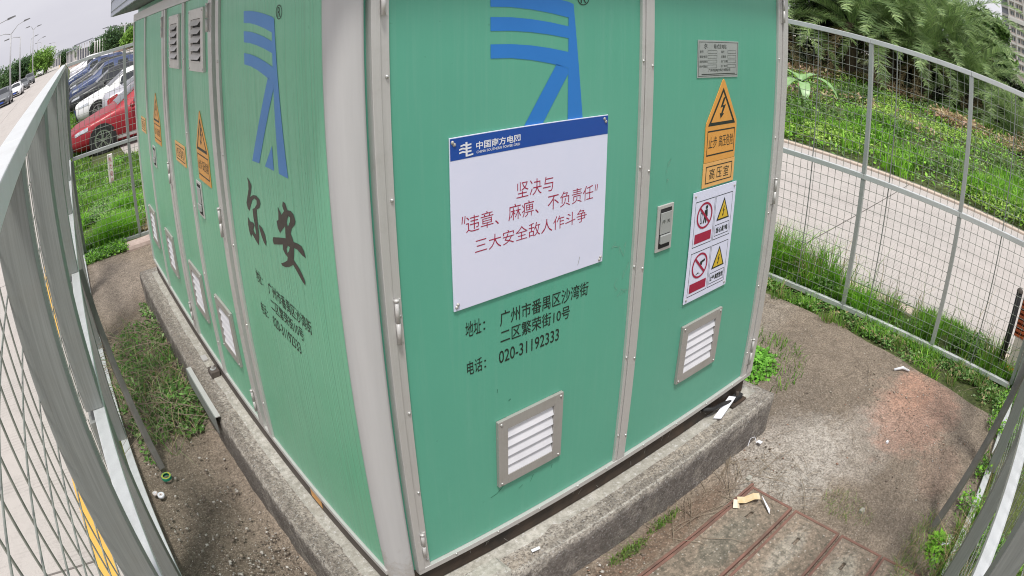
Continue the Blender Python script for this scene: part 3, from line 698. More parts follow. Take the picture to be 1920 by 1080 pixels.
hz = thing('pictogram_board', 'white board of prohibition circles and yellow hazard triangles', 'sign', (1.545, -.002, .66))
def HF(a, b, d=0): return (1.375 + .340 * a, -d, .662 + .508 * b)
part('board', MB().prism([(0, 0), (1, 0), (1, 1), (0, 1)], HF, .0045, .0075), M['poster'], hz, bevel=.0006)
def circ2(cx, cy, r, n=28, asp=.67): return [(cx + r * math.cos(2 * math.pi * i / n), cy + r * asp * math.sin(2 * math.pi * i / n)) for i in range(n)]
mbk, mbr, mby = MB(), MB(), []
for vb in (.51, .055):
    frame(mbk, .06, .50, vb, vb + .405, .006, HF, .008); frame(mbk, .52, .93, vb, vb + .405, .006, HF, .008)
    c = (.28, vb + .265)
    mbr.flat([circ2(*c, .175), circ2(*c, .148)], HF, .0088)
    mbr.flat([[(c[0] - .115, c[1] + .062), (c[0] - .095, c[1] + .078), (c[0] + .118, c[1] - .062), (c[0] + .098, c[1] - .078)]], HF, .0094)
    mbr.flat([[(.095, vb + .03), (.465, vb + .03), (.465, vb + .115), (.095, vb + .115)]], HF, .0084)
    tc = (.725, vb + .17)
    mbk.flat([[(tc[0] - .155, tc[1]), (tc[0] + .155, tc[1]), (tc[0], tc[1] + .205)]], HF, .0082)
    mby.append(MB().flat([[(tc[0] - .118, tc[1] + .014), (tc[0] + .118, tc[1] + .014), (tc[0], tc[1] + .178)]], HF, .0088))
    mbk.flat([[(tc[0] - .06 + a * .12, tc[1] + .028 + b * .095) for a, b in BOLT]], HF, .0094)
    frame(mbk, .55, .90, vb + .03, vb + .135, .005, HF, .0082)
text_mb(mbk, '当心触电', HF, .58, .87, .51 + .055, .51 + .11, .0085, offset=.03); text_mb(mbk, '止步 高压危险', HF, .565, .885, .055 + .055, .055 + .11, .0085, offset=.03)
# pictogram figures
mbk.flat([circ2(.315, .51 + .335, .026, 12)], HF, .009)
mbk.flat([[(.275, .51 + .31), (.335, .51 + .315), (.345, .51 + .25), (.325, .51 + .25), (.325, .51 + .195), (.30, .51 + .195), (.295, .51 + .245), (.27, .51 + .195), (.245, .51 + .20), (.275, .51 + .265)]], HF, .009)
mbk.flat([[(.185, .51 + .20), (.225, .51 + .20), (.225, .51 + .30), (.185, .51 + .30)], [(.193, .51 + .208), (.217, .51 + .208), (.217, .51 + .292), (.193, .51 + .292)]], HF, .009)
mbk.flat([[(.28, .055 + .30), (.39, .055 + .315), (.39, .055 + .295), (.33, .055 + .285), (.33, .055 + .265), (.29, .055 + .265)]], HF, .009)
mbk.flat([[(.19, .055 + .185), (.26, .055 + .195), (.31, .055 + .185), (.25, .055 + .205)]], HF, .009)
part('black_print', mbk, M['ink'], hz, fix=False); part('red_print', mbr, M['red_ink'], hz, fix=False); [part('yellow_triangle', q_, M['yellow'], hz, fix=False) for q_ in mby]
for a, b in ((.05, .965), (.95, .965), (.05, .035), (.95, .035)):
    p_ = HF(a, b); part('bolt', MB().lathe([(0, -.013), (.004, -.012), (.0062, -.008), (.0062, -.007)], (p_[0], 0, p_[2]), 'y', 8), M['trim_dark'], hz)
text('开 关', F, 1.163, 1.215, 1.085, 1.100, .0136, M['ink'], L1)

stk = MB().prism([(.64, -.115), (.75, -.115), (.75, -.05), (.64, -.05)], lambda u, v, d=0: (HB + .004 - d, u, v), .001, .002)
o = solo('orange_sticker', stk, M['orange'], 'small orange sticker on the brown side channel near the corner', 'sticker', (HB + .003, .695, -.115))
# ------------------------------------------------------------------ fences
def fence(name_label, p0, p1, nrm, posts, pw, zt, zm, zb, sp_u, sp_z, wr, loc, rail_mat, post_mat, seams=(), rw=.05, rh=.045, mesh_off=.092):
    p0 = Vector((*p0, 0)); p1 = Vector((*p1, 0)); d = (p1 - p0); L = d.length; d.normalize(); n = Vector((*nrm, 0))
    f = thing('mesh_fence', name_label, 'fence', loc)
    def bar(u0, u1, w0, w1, z0, z1):
        c = [p0 + d * u + n * w for u, w in ((u0, w0), (u1, w0), (u1, w1), (u0, w1))]
        return MB().hexa([(q.x, q.y, z0) for q in c] + [(q.x, q.y, z1) for q in c])
    wd = {(q[0] if isinstance(q, tuple) else q): (q[1] if isinstance(q, tuple) else pw) for q in posts}; es = sorted(wd)
    for nm, z in (('top_rail', zt), ('middle_rail', zm), ('bottom_rail', zb)):
        segs = list(zip(es[:-1], es[1:]))
        for a, b in segs:
            part(nm, bar(a + .0015, b - .0015, 0, rw, z - rh, z), rail_mat, f, bevel=.003)
    for a in es:
        if pw > rw: w0, w1 = .004, pw
        else: w0, w1 = .004, rw - .004
        hw_ = wd[a] / 2
        part('post', bar(a - hw_, a + hw_, w0, w1, zb - .0005, zm - rh - .001), post_mat, f, bevel=.003)
        part('post', bar(a - hw_, a + hw_, w0, w1, zm + .001, zt - rh - .001), post_mat, f, bevel=.003)
    for a, b in zip(es[:-1], es[1:]):
        mb = MB()
        for z0, z1 in ((zb, zm - rh), (zm, zt - rh)):
            nz = int(round((z1 - z0) / sp_z)); nu = int(round((b - a) / sp_u))
            for k in range(1, nz):
                z = z0 + (z1 - z0) * k / nz; P = [p0 + d * u + n * (mesh_off - wr) for u in (a, b)]
                mb.tube([(P[0].x, P[0].y, z), (P[1].x, P[1].y, z)], wr, 6, False)
            for k in range(1, nu):
                u = a + (b - a) * k / nu; P = p0 + d * u + n * (mesh_off + wr)
                mb.tube([(P.x, P.y, z0), (P.x, P.y, z1)], wr, 6, False)
        part('wire_mesh', mb, M['wire'], f, True, fix=False)
    for a in seams:
        P = p0 + d * a + n * mesh_off
        part('seam_wire', MB().tube([(P.x, P.y, zb), (P.x, P.y, zt - rh)], wr * 2.4, 6, False), M['galv_dull'], f, True)
    return f
# left fence beside the road: runs away from the camera
y0, y1 = -1.86, 6.02
xl = lambda y: -.985 + .0245 * y
dl = Vector((xl(y1) - xl(y0), y1 - y0)).normalized()
ul = lambda y: (y - y0) / dl.y
fence('galvanised mesh fence between the yard and the left road', (xl(y0), y0), (xl(y1), y1), (-dl.y, dl.x), [(ul(v), w_) for v, w_ in ((-1.80, .088), (-.405, .088), (.70, .24), (2.15, .12), (3.5, .09), (4.8, .09), (6.0, .09))], .088,
      1.90, .785, -.345, .0855, .104, .0024, (-1.0, 2.0, G), M['galv_top'], M['galv_dull'], rw=.055)
# rear fence in front of the parked cars
fence('galvanised mesh fence across the back in front of the red car', (-.84, 6.05), (4.2, 6.05), (0, 1), [0.02, .81, 1.79, 2.77, 3.75, 4.98], .038,
      1.895, .78, -.355, .069, .076, .0024, (1.6, 6.05, G), M['galv'], M['galv_dull'], rw=.04, rh=.04, mesh_off=.02)
# right fence along the crossing road
fence('galvanised mesh fence along the road on the right', (4.18, -1.715), (4.18, 6.05), (1, 0), [0.02, .97, 1.94, 2.91, 3.88, 4.85, 5.82, 6.79, 7.74], .040,
      1.915, .785, -.355, .069, .076, .0022, (4.18, 2.1, G), M['galv_top'], M['galv'], seams=(.52, 1.69, 2.45), rw=.04, rh=.042, mesh_off=.02)
# near fence, running to the camera's corner
x0, x1 = -.98, 4.20
yn = lambda x: -1.815 + .0235 * x
dn = Vector((x1 - x0, yn(x1) - yn(x0))).normalized()
fence('galvanised mesh fence closing the yard beside the camera', (x0, yn(x0)), (x1, yn(x1)), (dn.y, -dn.x), [.02, 1.32, 2.60, 3.88, 5.16], .088,
      1.90, .785, -.345, .0855, .104, .0024, (1.6, -1.78, G), M['galv_top'], M['galv_dull'], rw=.055)
M['strap'] = simple('dull_grey_flat_bar', (.20, .19, .175), (.15, .14, .125), 12, .55, .3, .3, 30)
def brace(a, b, label):
    solo('fence_brace', MB().obox(a, b, .038, .008, (b[0] - a[0], b[1] - a[1] + .001, 3)) if 0 else MB().obox(a, b, .040, .040), M['strap'], label, 'brace', a, bevel=.002)
brace((-.778, 1.745, G), (-.925, 2.36, .70), 'flat steel brace leaning on the left fence near the tape rolls')
brace((2.105, -1.548, G), (2.52, -1.755, .80), 'flat steel brace leaning on the near fence by the right corner')

# ------------------------------------------------------------------ trench covers
M['rust'] = simple('red_painted_angle_iron', (.25, .125, .095), (.14, .085, .065), 9, .8, 0, .5, 60)
M['cover'] = ground_mat('lichen_concrete_cover', (.39, .31, .24), (.29, .23, .175), (.075, .07, .055), 42, spots=.6, bumps=.5, red=[
    (1.3, -.55, .3, .1, (.22, .21, .17), .6), (1.45, -.85, .25, .08, (.52, .49, .42), .5), (1.5, -1.2, .2, .1, (.5, .48, .4), .5)])
labels = ['trench cover slab nearest the plinth with an orange strip on it', 'second trench cover slab from the plinth between two rusty joints',
          'third trench cover slab from the plinth', 'trench cover slab lowest in the picture, partly under weeds']
edges = [(-.405, -.690), (-.712, -1.030), (-1.045, -1.345), (-1.358, -1.66)]
part_z = G + .022
for i, ((ya, yb), lb) in enumerate(zip(edges, labels)):
    t = thing('trench_cover', lb, 'trench cover', (1.3, (ya + yb) / 2, G), 'trench cover slabs')
    xa, xb = .70, 1.735; r = .016
    # slab with a lifting slot: four blocks round the slot
    sx, sy = 1.535, (ya + yb) / 2 + .02; a, b = .032, .011
    m = MB(); 
    m.box(xa + r, sx - a, yb + r, ya - r, G - .05, part_z - .004); m.box(sx + a, xb - r, yb + r, ya - r, G - .05, part_z - .004)
    m.box(sx - a, sx + a, yb + r, sy - b, G - .05, part_z - .004); m.box(sx - a, sx + a, sy + b, ya - r, G - .05, part_z - .004)
    part('slab', m, M['cover'], t); part('slot', MB().box(sx - a, sx + a, sy - b, sy + b, G - .05, G - .012), M['dark'], t)
    m = MB(); m.box(xa, xb, ya - r, ya, G - .05, part_z); m.box(xa, xb, yb, yb + r, G - .05, part_z)
    m.box(xb - r, xb, yb + r, ya - r, G - .05, part_z); m.box(xa, xa + r, yb + r, ya - r, G - .05, part_z)
    part('angle_frame', m, M['rust'], t, bevel=.002)
solo('trench_kerb', rough_box(.68, 1.765, -.402, -.378, G - .06, G + .018, .05, .003, 2, .004), M['rust'], 'thin rusty kerb line of the cable trench', 'kerb', (1.2, -.39, G))
struct('trench_bed', MB().box(.69, 1.745, -1.68, -.403, G - .055, G - .052), M['dark'], 'dark bed under the cable trench covers')

# ------------------------------------------------------------------ vegetation
def leaf_mat(name):
    k = NT(name)
    a = k.n('ShaderNodeAttribute'); a.attribute_name = 'tint'
    tr = k.n('ShaderNodeBsdfTranslucent'); k.l(a.outputs['Color'], tr.inputs['Color'])
    ms = k.n('ShaderNodeMixShader'); ms.inputs[0].default_value = .28
    out = k.t.nodes['Material Output']; k.l(k.b.outputs[0], ms.inputs[1]); k.l(tr.outputs[0], ms.inputs[2]); k.l(ms.outputs[0], out.inputs['Surface'])
    return k.done(a.outputs['Color'], .55, 0, .35)
M['leaf'] = leaf_mat('plant_leaf'); LB = 1.55
def tints(n, cols, amp=.25):
    c = LB * np.array(cols)[RNG.integers(0, len(cols), n)]; return c * (1 + amp * RNG.uniform(-1, 1, (n, 1)))
GR = [(.085, .19, .025), (.11, .23, .03), (.06, .14, .02), (.16, .26, .04)]
GRB = [(.16, .36, .03), (.20, .40, .04), (.12, .30, .025)]
DRY = [(.30, .24, .13), (.22, .17, .09), (.38, .31, .19)]
WEED = [(.07, .16, .03), (.10, .21, .04), (.05, .12, .025), (.14, .26, .07), (.20, .30, .12)]
def blades(P, h, w, cols, lean=.35, amp=.25, bend=.5):
    n = len(P); h = h * RNG.uniform(.5, 1.25, n); az = RNG.uniform(0, 2 * np.pi, n); ln = lean * RNG.uniform(.1, 1.2, n)
    dx = np.stack([np.cos(az), np.sin(az), np.zeros(n)], 1); sd = np.stack([-np.sin(az), np.cos(az), np.zeros(n)], 1)
    ra = RNG.uniform(0, np.pi, n)[:, None]; sd = sd * np.cos(ra) + dx * np.sin(ra)
    ww = (w * RNG.uniform(.6, 1.3, n))[:, None]; up = np.array([0, 0, 1.])
    a = P - sd * ww / 2; b = P + sd * ww / 2
    mid = P + dx * (ln * h * .35)[:, None] + up * (h * .6)[:, None]
    tip = P + dx * (ln * h * (1 + bend))[:, None] + up * (h * (1 - .25 * ln))[:, None]
    V = np.stack([a, b, mid + sd * ww * .4, mid - sd * ww * .4, tip], 1).reshape(-1, 3)
    o = np.arange(n)[:, None] * 5
    T = np.concatenate([o + [0, 1, 2], o + [0, 2, 3], o + [3, 2, 4]], 1).reshape(-1, 3)
    return V, T, np.repeat(tints(n, cols, amp), 5, 0)
def leaves(P, size, cols, amp=.3, flat=.5, asp=.55):
    n = len(P); s = (size * RNG.uniform(.5, 1.3, n))[:, None]
    az = RNG.uniform(0, 2 * np.pi, n); tl = RNG.normal(0, flat, n)
    d = np.stack([np.cos(az) * np.cos(tl), np.sin(az) * np.cos(tl), np.sin(tl)], 1)
    sdv = np.stack([-np.sin(az), np.cos(az), RNG.normal(0, .5, n)], 1); sdv /= np.linalg.norm(sdv, axis=1)[:, None]
    V = np.stack([P, P + d * s * .5 + sdv * s * asp / 2, P + d * s, P + d * s * .5 - sdv * s * asp / 2], 1).reshape(-1, 3)
    o = np.arange(n)[:, None] * 4
    T = np.concatenate([o + [0, 1, 2], o + [0, 2, 3]], 1).reshape(-1, 3)
    return V, T, np.repeat(tints(n, cols, amp), 4, 0)
def merge(L):
    V, T, C_ = [], [], []; n = 0
    for v, t, c in L: V.append(v); T.append(t + n); C_.append(c); n += len(v)
    return np.concatenate(V), np.concatenate(T), np.concatenate(C_)
def stuff(name, L, label):
    V, T, c = merge(L); o = put(name, npmesh(name, V, T, M['leaf'], c)); o['kind'] = 'stuff'; o['label'] = label; return o
def scatter(n, x0, x1, y0, y1, zf, clump=0, cs=1.5, edge=None):
    m = n * 6 if clump else n
    x = RNG.uniform(x0, x1, m); y = RNG.uniform(y0, y1, m)
    if edge: k = edge(x, y); x, y = x[k], y[k]
    if clump:
        v = np.array([noise.noise((a * cs, b * cs, clump)) for a, b in zip(x, y)]); k = np.argsort(-(v + RNG.uniform(-.25, .25, len(v))))[:n]; x, y = x[k], y[k]
    z = np.array([zf(a, b) for a, b in zip(x, y)]) if callable(zf) else np.full(len(x), zf)
    return np.stack([x, y, z], 1)
def tufts(cs, nb, w, cols):
    L = []
    for (cx, cy, h) in cs:
        n = int(nb * RNG.uniform(.6, 1.3)); a = RNG.uniform(0, 2 * np.pi, n); r = .05 * np.sqrt(RNG.uniform(0, 1, n)) * (h / .3) ** .5
        P = np.stack([cx + r * np.cos(a), cy + r * np.sin(a), np.full(n, G - .03)], 1); V, T, c = blades(P, h, w, cols, .0)
        V = V.reshape(n, 5, 3); hh = (V[:, 4, 2] - P[:, 2])[:, None]; ln = RNG.uniform(.1, .95, n)[:, None] * hh
        aa = a + RNG.normal(0, .5, n); d = np.stack([np.cos(aa), np.sin(aa), 0 * a], 1)
        V[:, 2:4] += (d * ln * .32)[:, None]; V[:, 4] += d * ln * 1.05; V[:, 4, 2] -= (ln[:, 0] * .35)
        L.append((V.reshape(-1, 3), T, c))
    return merge(L)
# behind the rear fence
stuff('grass', [blades(scatter(14000, -1.12, 1.2, 6.1, 9.5, back_z, 1), .15, .009, GR + GRB, .7), leaves(scatter(2600, -.95, -.25, 5.70, 6.1, lambda x, y: back_z(x, y) + RNG.uniform(0, .05)), .035, WEED + GRB), leaves(scatter(9000, -.9, 1.2, 6.1, 9.5, lambda x, y: back_z(x, y) + .1, 31), .04, WEED + [(.2, .3, .1)]), leaves(scatter(2500, -.2, .6, 6.1, 7.2, lambda x, y: back_z(x, y) + .06), .05, DRY),
                blades(scatter(4500, -.9, .2, 6.1, 7.6, back_z, 2), .26, .011, GRB, .7),
                leaves(scatter(16000, -1.12, 1.5, 6.1, 12.3, lambda x, y: back_z(x, y) + .07, 3), .05, WEED + GRB),
                blades(scatter(6000, -1.12, 1.5, 8.5, 12.4, back_z), .14, .014, GR, .7),
                blades(scatter(9000, 1.2, 9, 5.7, 12.4, back_z, 5), .22, .014, GR, .6),
                leaves(scatter(8000, 1.2, 9, 5.7, 12.4, lambda x, y: back_z(x, y) + .06), .07, WEED)],
      'dense grass and weeds on the slope behind the rear fence')
stuff('grass', [blades(scatter(9000, -1.12, -.25, 12.4, 45, LOT + .01), .12, .03, GR, .6)], 'short grass strip before the parked cars')
# strip beside the right fence
e1 = lambda x, y: x > 3.95 - .03 * np.sin(y * 5) - .03 * np.sin(y * 11.3 + 1) - .14 * np.clip(.3 - y, 0, 2)
stuff('grass', [blades(scatter(5200, 4.24, 4.82, -2.2, 2.2, G - .02, 7, 2.2), .13, .009, GR + GRB, .6), blades(scatter(3600, 3.60, 4.25, -2.2, 2.2, G - .02, 17, 2.2, e1), .09, .007, GR + GRB, .8),
                tufts([(RNG.uniform(4.27, 4.62), RNG.uniform(.45, 1.8), .46) for _ in range(17)], 110, .007, GRB + GRB + DRY[:1]), tufts([(RNG.uniform(4.27, 4.62), RNG.uniform(-.1, .5), .30) for _ in range(7)], 90, .007, GRB), tufts([(RNG.uniform(3.85, 4.12), RNG.uniform(-1.7, 1.3), .14) for _ in range(26)], 30, .006, GR + DRY[:1]),
                tufts([(RNG.uniform(4.27, 4.66), RNG.uniform(-1.5, -.1), RNG.uniform(.14, .3)) for _ in range(22)], 80, .006, GRB + GR),
                blades(scatter(170, 4.25, 4.6, -1.7, 1.2, G - .02), .55, .006, DRY + GR, .5, bend=.9),
                leaves(scatter(6500, 3.60, 4.14, -2.2, 2.2, lambda x, y: G - .02 + RNG.uniform(0, .05), 21, 2.5, e1), .034, WEED + DRY[:1]), leaves(scatter(3500, 4.1, 4.3, -2.2, 2.2, lambda x, y: G - .03 + RNG.uniform(0, .03), 0, 2.5), .03, WEED[:3]), leaves(scatter(3500, 4.25, 4.7, -2.2, 2.2, lambda x, y: G + RNG.uniform(0, .14), 8, 3), .038, WEED),
                blades(scatter(9000, 3.95, 4.8, 2.2, 12, G - .02), .25, .012, GR, .5),
                blades(scatter(5000, 3.95, 4.8, -9, -2.2, G - .02), .25, .012, GR, .5)],
      'tall bright grass and weeds along the right fence')
# outside the near fence and the strip inside it
e2 = lambda x, y: y < (-1.70 + .02 * x) - .03 * np.sin(x * 5) - .06 * (x < 1.3)
stuff('grass', [leaves(scatter(9000, 1.2, 4.0, -2.6, -1.60, lambda x, y: G + RNG.uniform(0, .12), 11, 3, e2), .032, WEED + GRB),
                blades(scatter(7000, -.9, 4.2, -3.2, -1.72, G - .03, 12, 2, e2), .2, .007, GR + DRY, .6),
                blades(scatter(5000, -1, 5, -6, -2.4, G - .03), .22, .012, GR + DRY, .6)],
      'green weeds under and outside the near fence')
# vegetation of the bank
stuff('grass', [leaves(scatter(22000, 9.62, 21, -9, 16, lambda x, y: bank_z(x, y) + RNG.uniform(0, .34), 42, .55), .11, [(.07, .13, .03), (.09, .16, .045), (.055, .10, .025)]), leaves(scatter(22000, 9.62, 19, -9, 16, lambda x, y: bank_z(x, y) + RNG.uniform(.05, .24), 43, .45), .085, [(.22, .33, .06), (.26, .37, .08), (.17, .28, .05)]), leaves(scatter(38000, 9.62, 21, -9, 16, lambda x, y: bank_z(x, y) + RNG.uniform(0, .16) + .16 * max(0, noise.noise((x * 1.1, y * 1.1, 9)))), .095, WEED + GRB + GRB),
                blades(scatter(22000, 9.62, 12.8, -8, 15, bank_z, 14, .8), .34, .024, GRB + GRB + GR, .6),
                leaves(scatter(15000, 13.5, 20, -6, 8, lambda x, y: bank_z(x, y) + RNG.uniform(.02, .3), 15, .5), .13, DRY + [(.3, .19, .14)]),
                leaves(scatter(6000, 11, 19, -6, 12, lambda x, y: bank_z(x, y) + RNG.uniform(.1, .3), 16, 1.2), .06, [(.25, .33, .12), (.2, .3, .1)]),
                blades(scatter(8000, 9.62, 30, 16, 45, bank_z), .3, .05, GR, .6), blades(scatter(5000, 9.62, 30, -35, -8, bank_z), .3, .05, GR, .6)],
      'low weeds, creepers and tall grass covering the bank')
# clover beside the plinth and heap of cut weeds
def heap(n, cx, cy, rx, ry, hh, z0=G):
    a = RNG.uniform(0, 2 * np.pi, n); r = np.sqrt(RNG.uniform(0, 1, n)); x = cx + rx * r * np.cos(a); y = cy + ry * r * np.sin(a)
    return np.stack([x, y, z0 + hh * (1 - r ** 2) * RNG.uniform(.1, 1, n)], 1)
stuff('clover', [leaves(heap(1300, 2.76, .38, .30, .24, .11), .036, [(.10, .26, .03), (.13, .32, .04), (.16, .36, .05)], flat=.4, asp=.8), blades(heap(500, 2.85, .35, .45, .4, .03), .065, .006, GR, .6)],
      'clump of bright green clover beside the plinth corner')
hp = [leaves(heap(1300, -.55, 3.0, .30, .85, .12), .038, WEED[:3]), leaves(heap(800, -.47, 2.35, .18, .38, .12), .042, WEED), leaves(heap(700, -.70, 2.6, .2, .6, .08), .04, WEED),
      leaves(heap(350, -.36, 3.5, .07, .7, .1), .04, WEED), blades(heap(700, -.6, 2.7, .32, .9, .05), .16, .005, WEED + DRY, 1.3), leaves(heap(120, -.83, 2.1, .05, .3, .05), .035, WEED)]
stuff('cut_weeds', hp, 'heap of pulled weeds lying between the fence and the plinth')
tw = MB()
def twig(mb, x, y, z, L, r, a=None, lift=.05):
    a = random.uniform(0, 6.283) if a is None else a; pts = []
    for i in range(4):
        t = i / 3; pts.append((x + math.cos(a) * L * t + random.uniform(-.03, .03) * L, y + math.sin(a) * L * t + random.uniform(-.03, .03) * L, z + lift * math.sin(t * 3) * random.uniform(.3, 1)))
    mb.tube(pts, [r, r * .9, r * .8, r * .5], 4, False)
for _ in range(230): twig(tw, random.uniform(-.85, -.4), random.uniform(2.0, 3.7), G + random.uniform(.03, .10), random.uniform(.12, .45), random.uniform(.0015, .0035))
M['twig'] = simple('dry_twig', (.20, .15, .11), (.30, .25, .18), 12, .9)
o = solo('twigs', tw, M['twig'], 'dry stalks tangled in the heap of pulled weeds', None, (-.6, 2.8, G), kind='stuff') if False else None
m = tw.mesh('dry_stalks', False); o = put('dry_stalks', m, M['twig']); o['kind'] = 'stuff'; o['label'] = 'dry stalks tangled in the heap of pulled weeds'
tw = MB()
for _ in range(70): twig(tw, random.uniform(1.1, 2.0), -.2 - random.uniform(0, .18), G + .008, random.uniform(.06, .35), random.uniform(.001, .0024), random.gauss(.2, .9), .03)
for _ in range(120): twig(tw, random.uniform(1.8, 3.7), random.uniform(-1.6, 1.2), G + .010, random.uniform(.04, .18), random.uniform(.0008, .002), None, .004)
for _ in range(60): twig(tw, random.uniform(1.7, 2.1), random.uniform(-1.1, -.35), G + .012, random.uniform(.04, .2), random.uniform(.0008, .002), None, .012)
for _ in range(45): twig(tw, random.uniform(2.4, 3.4), random.uniform(-1.6, -1.2), G + .012, random.uniform(.04, .2), random.uniform(.0008, .002), None, .01)
for _ in range(60): twig(tw, random.uniform(3.3, 4.1), random.uniform(-1.3, .9), G + .02, random.uniform(.05, .25), random.uniform(.001, .002), None, .04)
m = tw.mesh('twigs', False); o = put('twigs', m, M['twig']); o['kind'] = 'stuff'; o['label'] = 'dry twigs and stalks scattered over the yard'
# small tufts at the foot of the plinth
stuff('moss_tufts', [leaves(heap(150, 1.20, -.215, .12, .03, .03), .016, [(.07, .11, .025), (.12, .14, .05)]), blades(heap(90, 1.20, -.215, .12, .03, .01), .05, .003, GR, .7),
                     leaves(heap(150, .93, -.24, .14, .03, .03), .016, [(.07, .11, .025), (.12, .14, .05)]), blades(heap(120, .93, -.24, .14, .03, .01), .05, .003, GR, .7),
                     blades(heap(260, 1.95, -.95, .12, .2, .01), .05, .002, GR + DRY, .9), blades(heap(600, 2.95, .75, .5, .3, .01), .05, .003, GR + DRY, .9),
                     blades(heap(500, 1.9, -1.55, .35, .12, .01), .09, .003, GR + DRY, .9), leaves(heap(300, 2.02, -1.66, .12, .08, .06), .04, GRB)],
      'small green tufts growing in the yard cracks')
# gravel
def stones(n, regs, smin, smax, cols):
    V, T, Cc = [], [], []
    base = np.array([(1, 0, 0), (-1, 0, 0), (0, 1, 0), (0, -1, 0), (0, 0, 1), (0, 0, -1)], float)
    tr = np.array([(0, 2, 4), (2, 1, 4), (1, 3, 4), (3, 0, 4), (2, 0, 5), (1, 2, 5), (3, 1, 5), (0, 3, 5)])
    for i in range(n):
        x0_, x1_, y0_, y1_ = regs[random.randrange(len(regs))]
        s = smin * (smax / smin) ** (random.random() ** 3); a = random.uniform(0, 6.28)
        b = base * np.array([s, s * random.uniform(.5, .9), s * random.uniform(.35, .6)]) * RNG.uniform(.75, 1.25, (6, 1))
        R_ = np.array([[math.cos(a), -math.sin(a), 0], [math.sin(a), math.cos(a), 0], [0, 0, 1]])
        V.append(b @ R_.T + [random.uniform(x0_, x1_), random.uniform(y0_, y1_), G + s * .15]); T.append(tr + 6 * i)
        Cc.append(np.repeat(np.array([cols[random.randrange(len(cols))]]) * random.uniform(.7, 1.2), 6, 0))
    return np.concatenate(V), np.concatenate(T), np.concatenate(Cc)
SC_ = [(.50, .45, .38), (.62, .58, .52), (.26, .21, .17), (.38, .32, .25), (.72, .68, .62)]
stuff('gravel', [stones(6500, [(-.93, -.35, -1.6, 2.3), (-.93, -.35, -1.0, 1.4), (-.8, -.33, -.6, .9), (-.6, 1.0, -1.5, -.2)], .0022, .017, SC_)], 'loose gravel on the soil between fence and plinth')
stuff('gravel', [stones(3600, [(1.8, 3.8, -1.7, 1.2), (2.3, 3.6, -1.5, -.4), (.4, 2.2, -.5, -.17)], .0018, .012, SC_ + [(.42, .25, .18)])], 'loose grit on the brown yard by the right fence')

# palms, shrubs, trees
def frond_mesh(name, L, up, seed, cols, nl=44, ll=.42):
    r = np.random.default_rng(seed); V, T, Cc = [], [], []; n = 0
    def pos(t): 
        ang = up - t * t * 1.9 * 1.0
        return None
    P = [Vector((0, 0, 0))]; ang = up; steps = 22
    for i in range(steps):
        P.append(P[-1] + Vector((math.cos(ang), 0, math.sin(ang))) * (L / steps)); ang -= (1.55 / steps) * (.5 + 1.1 * i / steps)
    col0 = np.array(cols[0])
    for i in range(steps):   # rachis
        w = .016 * (1 - i / steps) + .004; a, b = P[i], P[i + 1]
        for sgn in (1,):
            q = [a + Vector((0, -w, 0)), a + Vector((0, w, 0)), b + Vector((0, w * .9, 0)), b + Vector((0, -w * .9, 0))]
            V += [tuple(x) for x in q]; T += [(n, n + 1, n + 2), (n, n + 2, n + 3)]; Cc += [tuple(col0 * 1.3)] * 4; n += 4
    for k in range(nl):
        t = .10 + .9 * k / nl; f = t * steps; i = min(int(f), steps - 1); p = P[i].lerp(P[i + 1], f - i); d = (P[i + 1] - P[i]).normalized()
        ln = ll * (math.sin(math.pi * min(1, t * .85 + .12)) ** .6) * r.uniform(.8, 1.15)
        c = np.array(cols[r.integers(len(cols))]) * r.uniform(.55, 1.5)
        for s in (-1, 1):
            out = (d * r.uniform(.8, 1.15) + Vector((0, s, 0)) * .8 + Vector((0, 0, r.uniform(.05, .75)))).normalized()
            m_ = p + out * ln * .5; e = p + out * ln + Vector((0, 0, -ln * r.uniform(.03, .18))); wv = d * .0125
            V += [tuple(p - wv * .5), tuple(p + wv * .5), tuple(m_ + wv), tuple(m_ - wv), tuple(e)]
            T += [(n, n + 1, n + 2), (n, n + 2, n + 3), (n + 3, n + 2, n + 4)]; Cc += [tuple(c)] * 5; n += 5
    return npmesh(name, V, T, M['leaf'], LB * np.array(Cc))
PG = [(.15, .22, .085), (.19, .27, .10), (.11, .17, .075), (.24, .31, .14)]
PDy = [(.24, .18, .10), (.30, .24, .14), (.18, .14, .08)]
FM = [frond_mesh('frond', 3.0, 1.30, 1, PG, 100, .50), frond_mesh('frond', 3.2, 1.0, 2, PG, 100, .52), frond_mesh('frond', 3.0, .65, 3, PG, 100, .5), frond_mesh('frond', 2.6, .25, 4, PG, 90, .45), frond_mesh('frond', 2.0, -.25, 5, PDy, 44, .3)]
M['bark'] = simple('dark_palm_trunk', (.07, .05, .035), (.12, .09, .06), 12, .9, 0, .8, 20)
def palm(x, y, zb, h, sc, label, nf=46):
    t = thing('date_palm', label, 'palm tree', (x, y, zb), 'date palms on the bank')
    part('trunk', MB().tube([(x, y, zb - .1), (x + .05, y, zb + h * .5), (x, y + .05, zb + h)], [.24, .20, .17], 10), M['bark'], t, True)
    for i in range(nf):
        k = min(4, int(i / nf * 5)) ; o = bpy.data.objects.new('frond', FM[k]); COL.objects.link(o); o.parent = t
        o.location = (0, 0, h - .05 * k); o.rotation_euler = (random.uniform(-.12, .12), random.uniform(-.15, .15), i * 2.4 + random.uniform(-.3, .3)); s = sc * random.uniform(.85, 1.15); o.scale = (s, s, s)
    return t
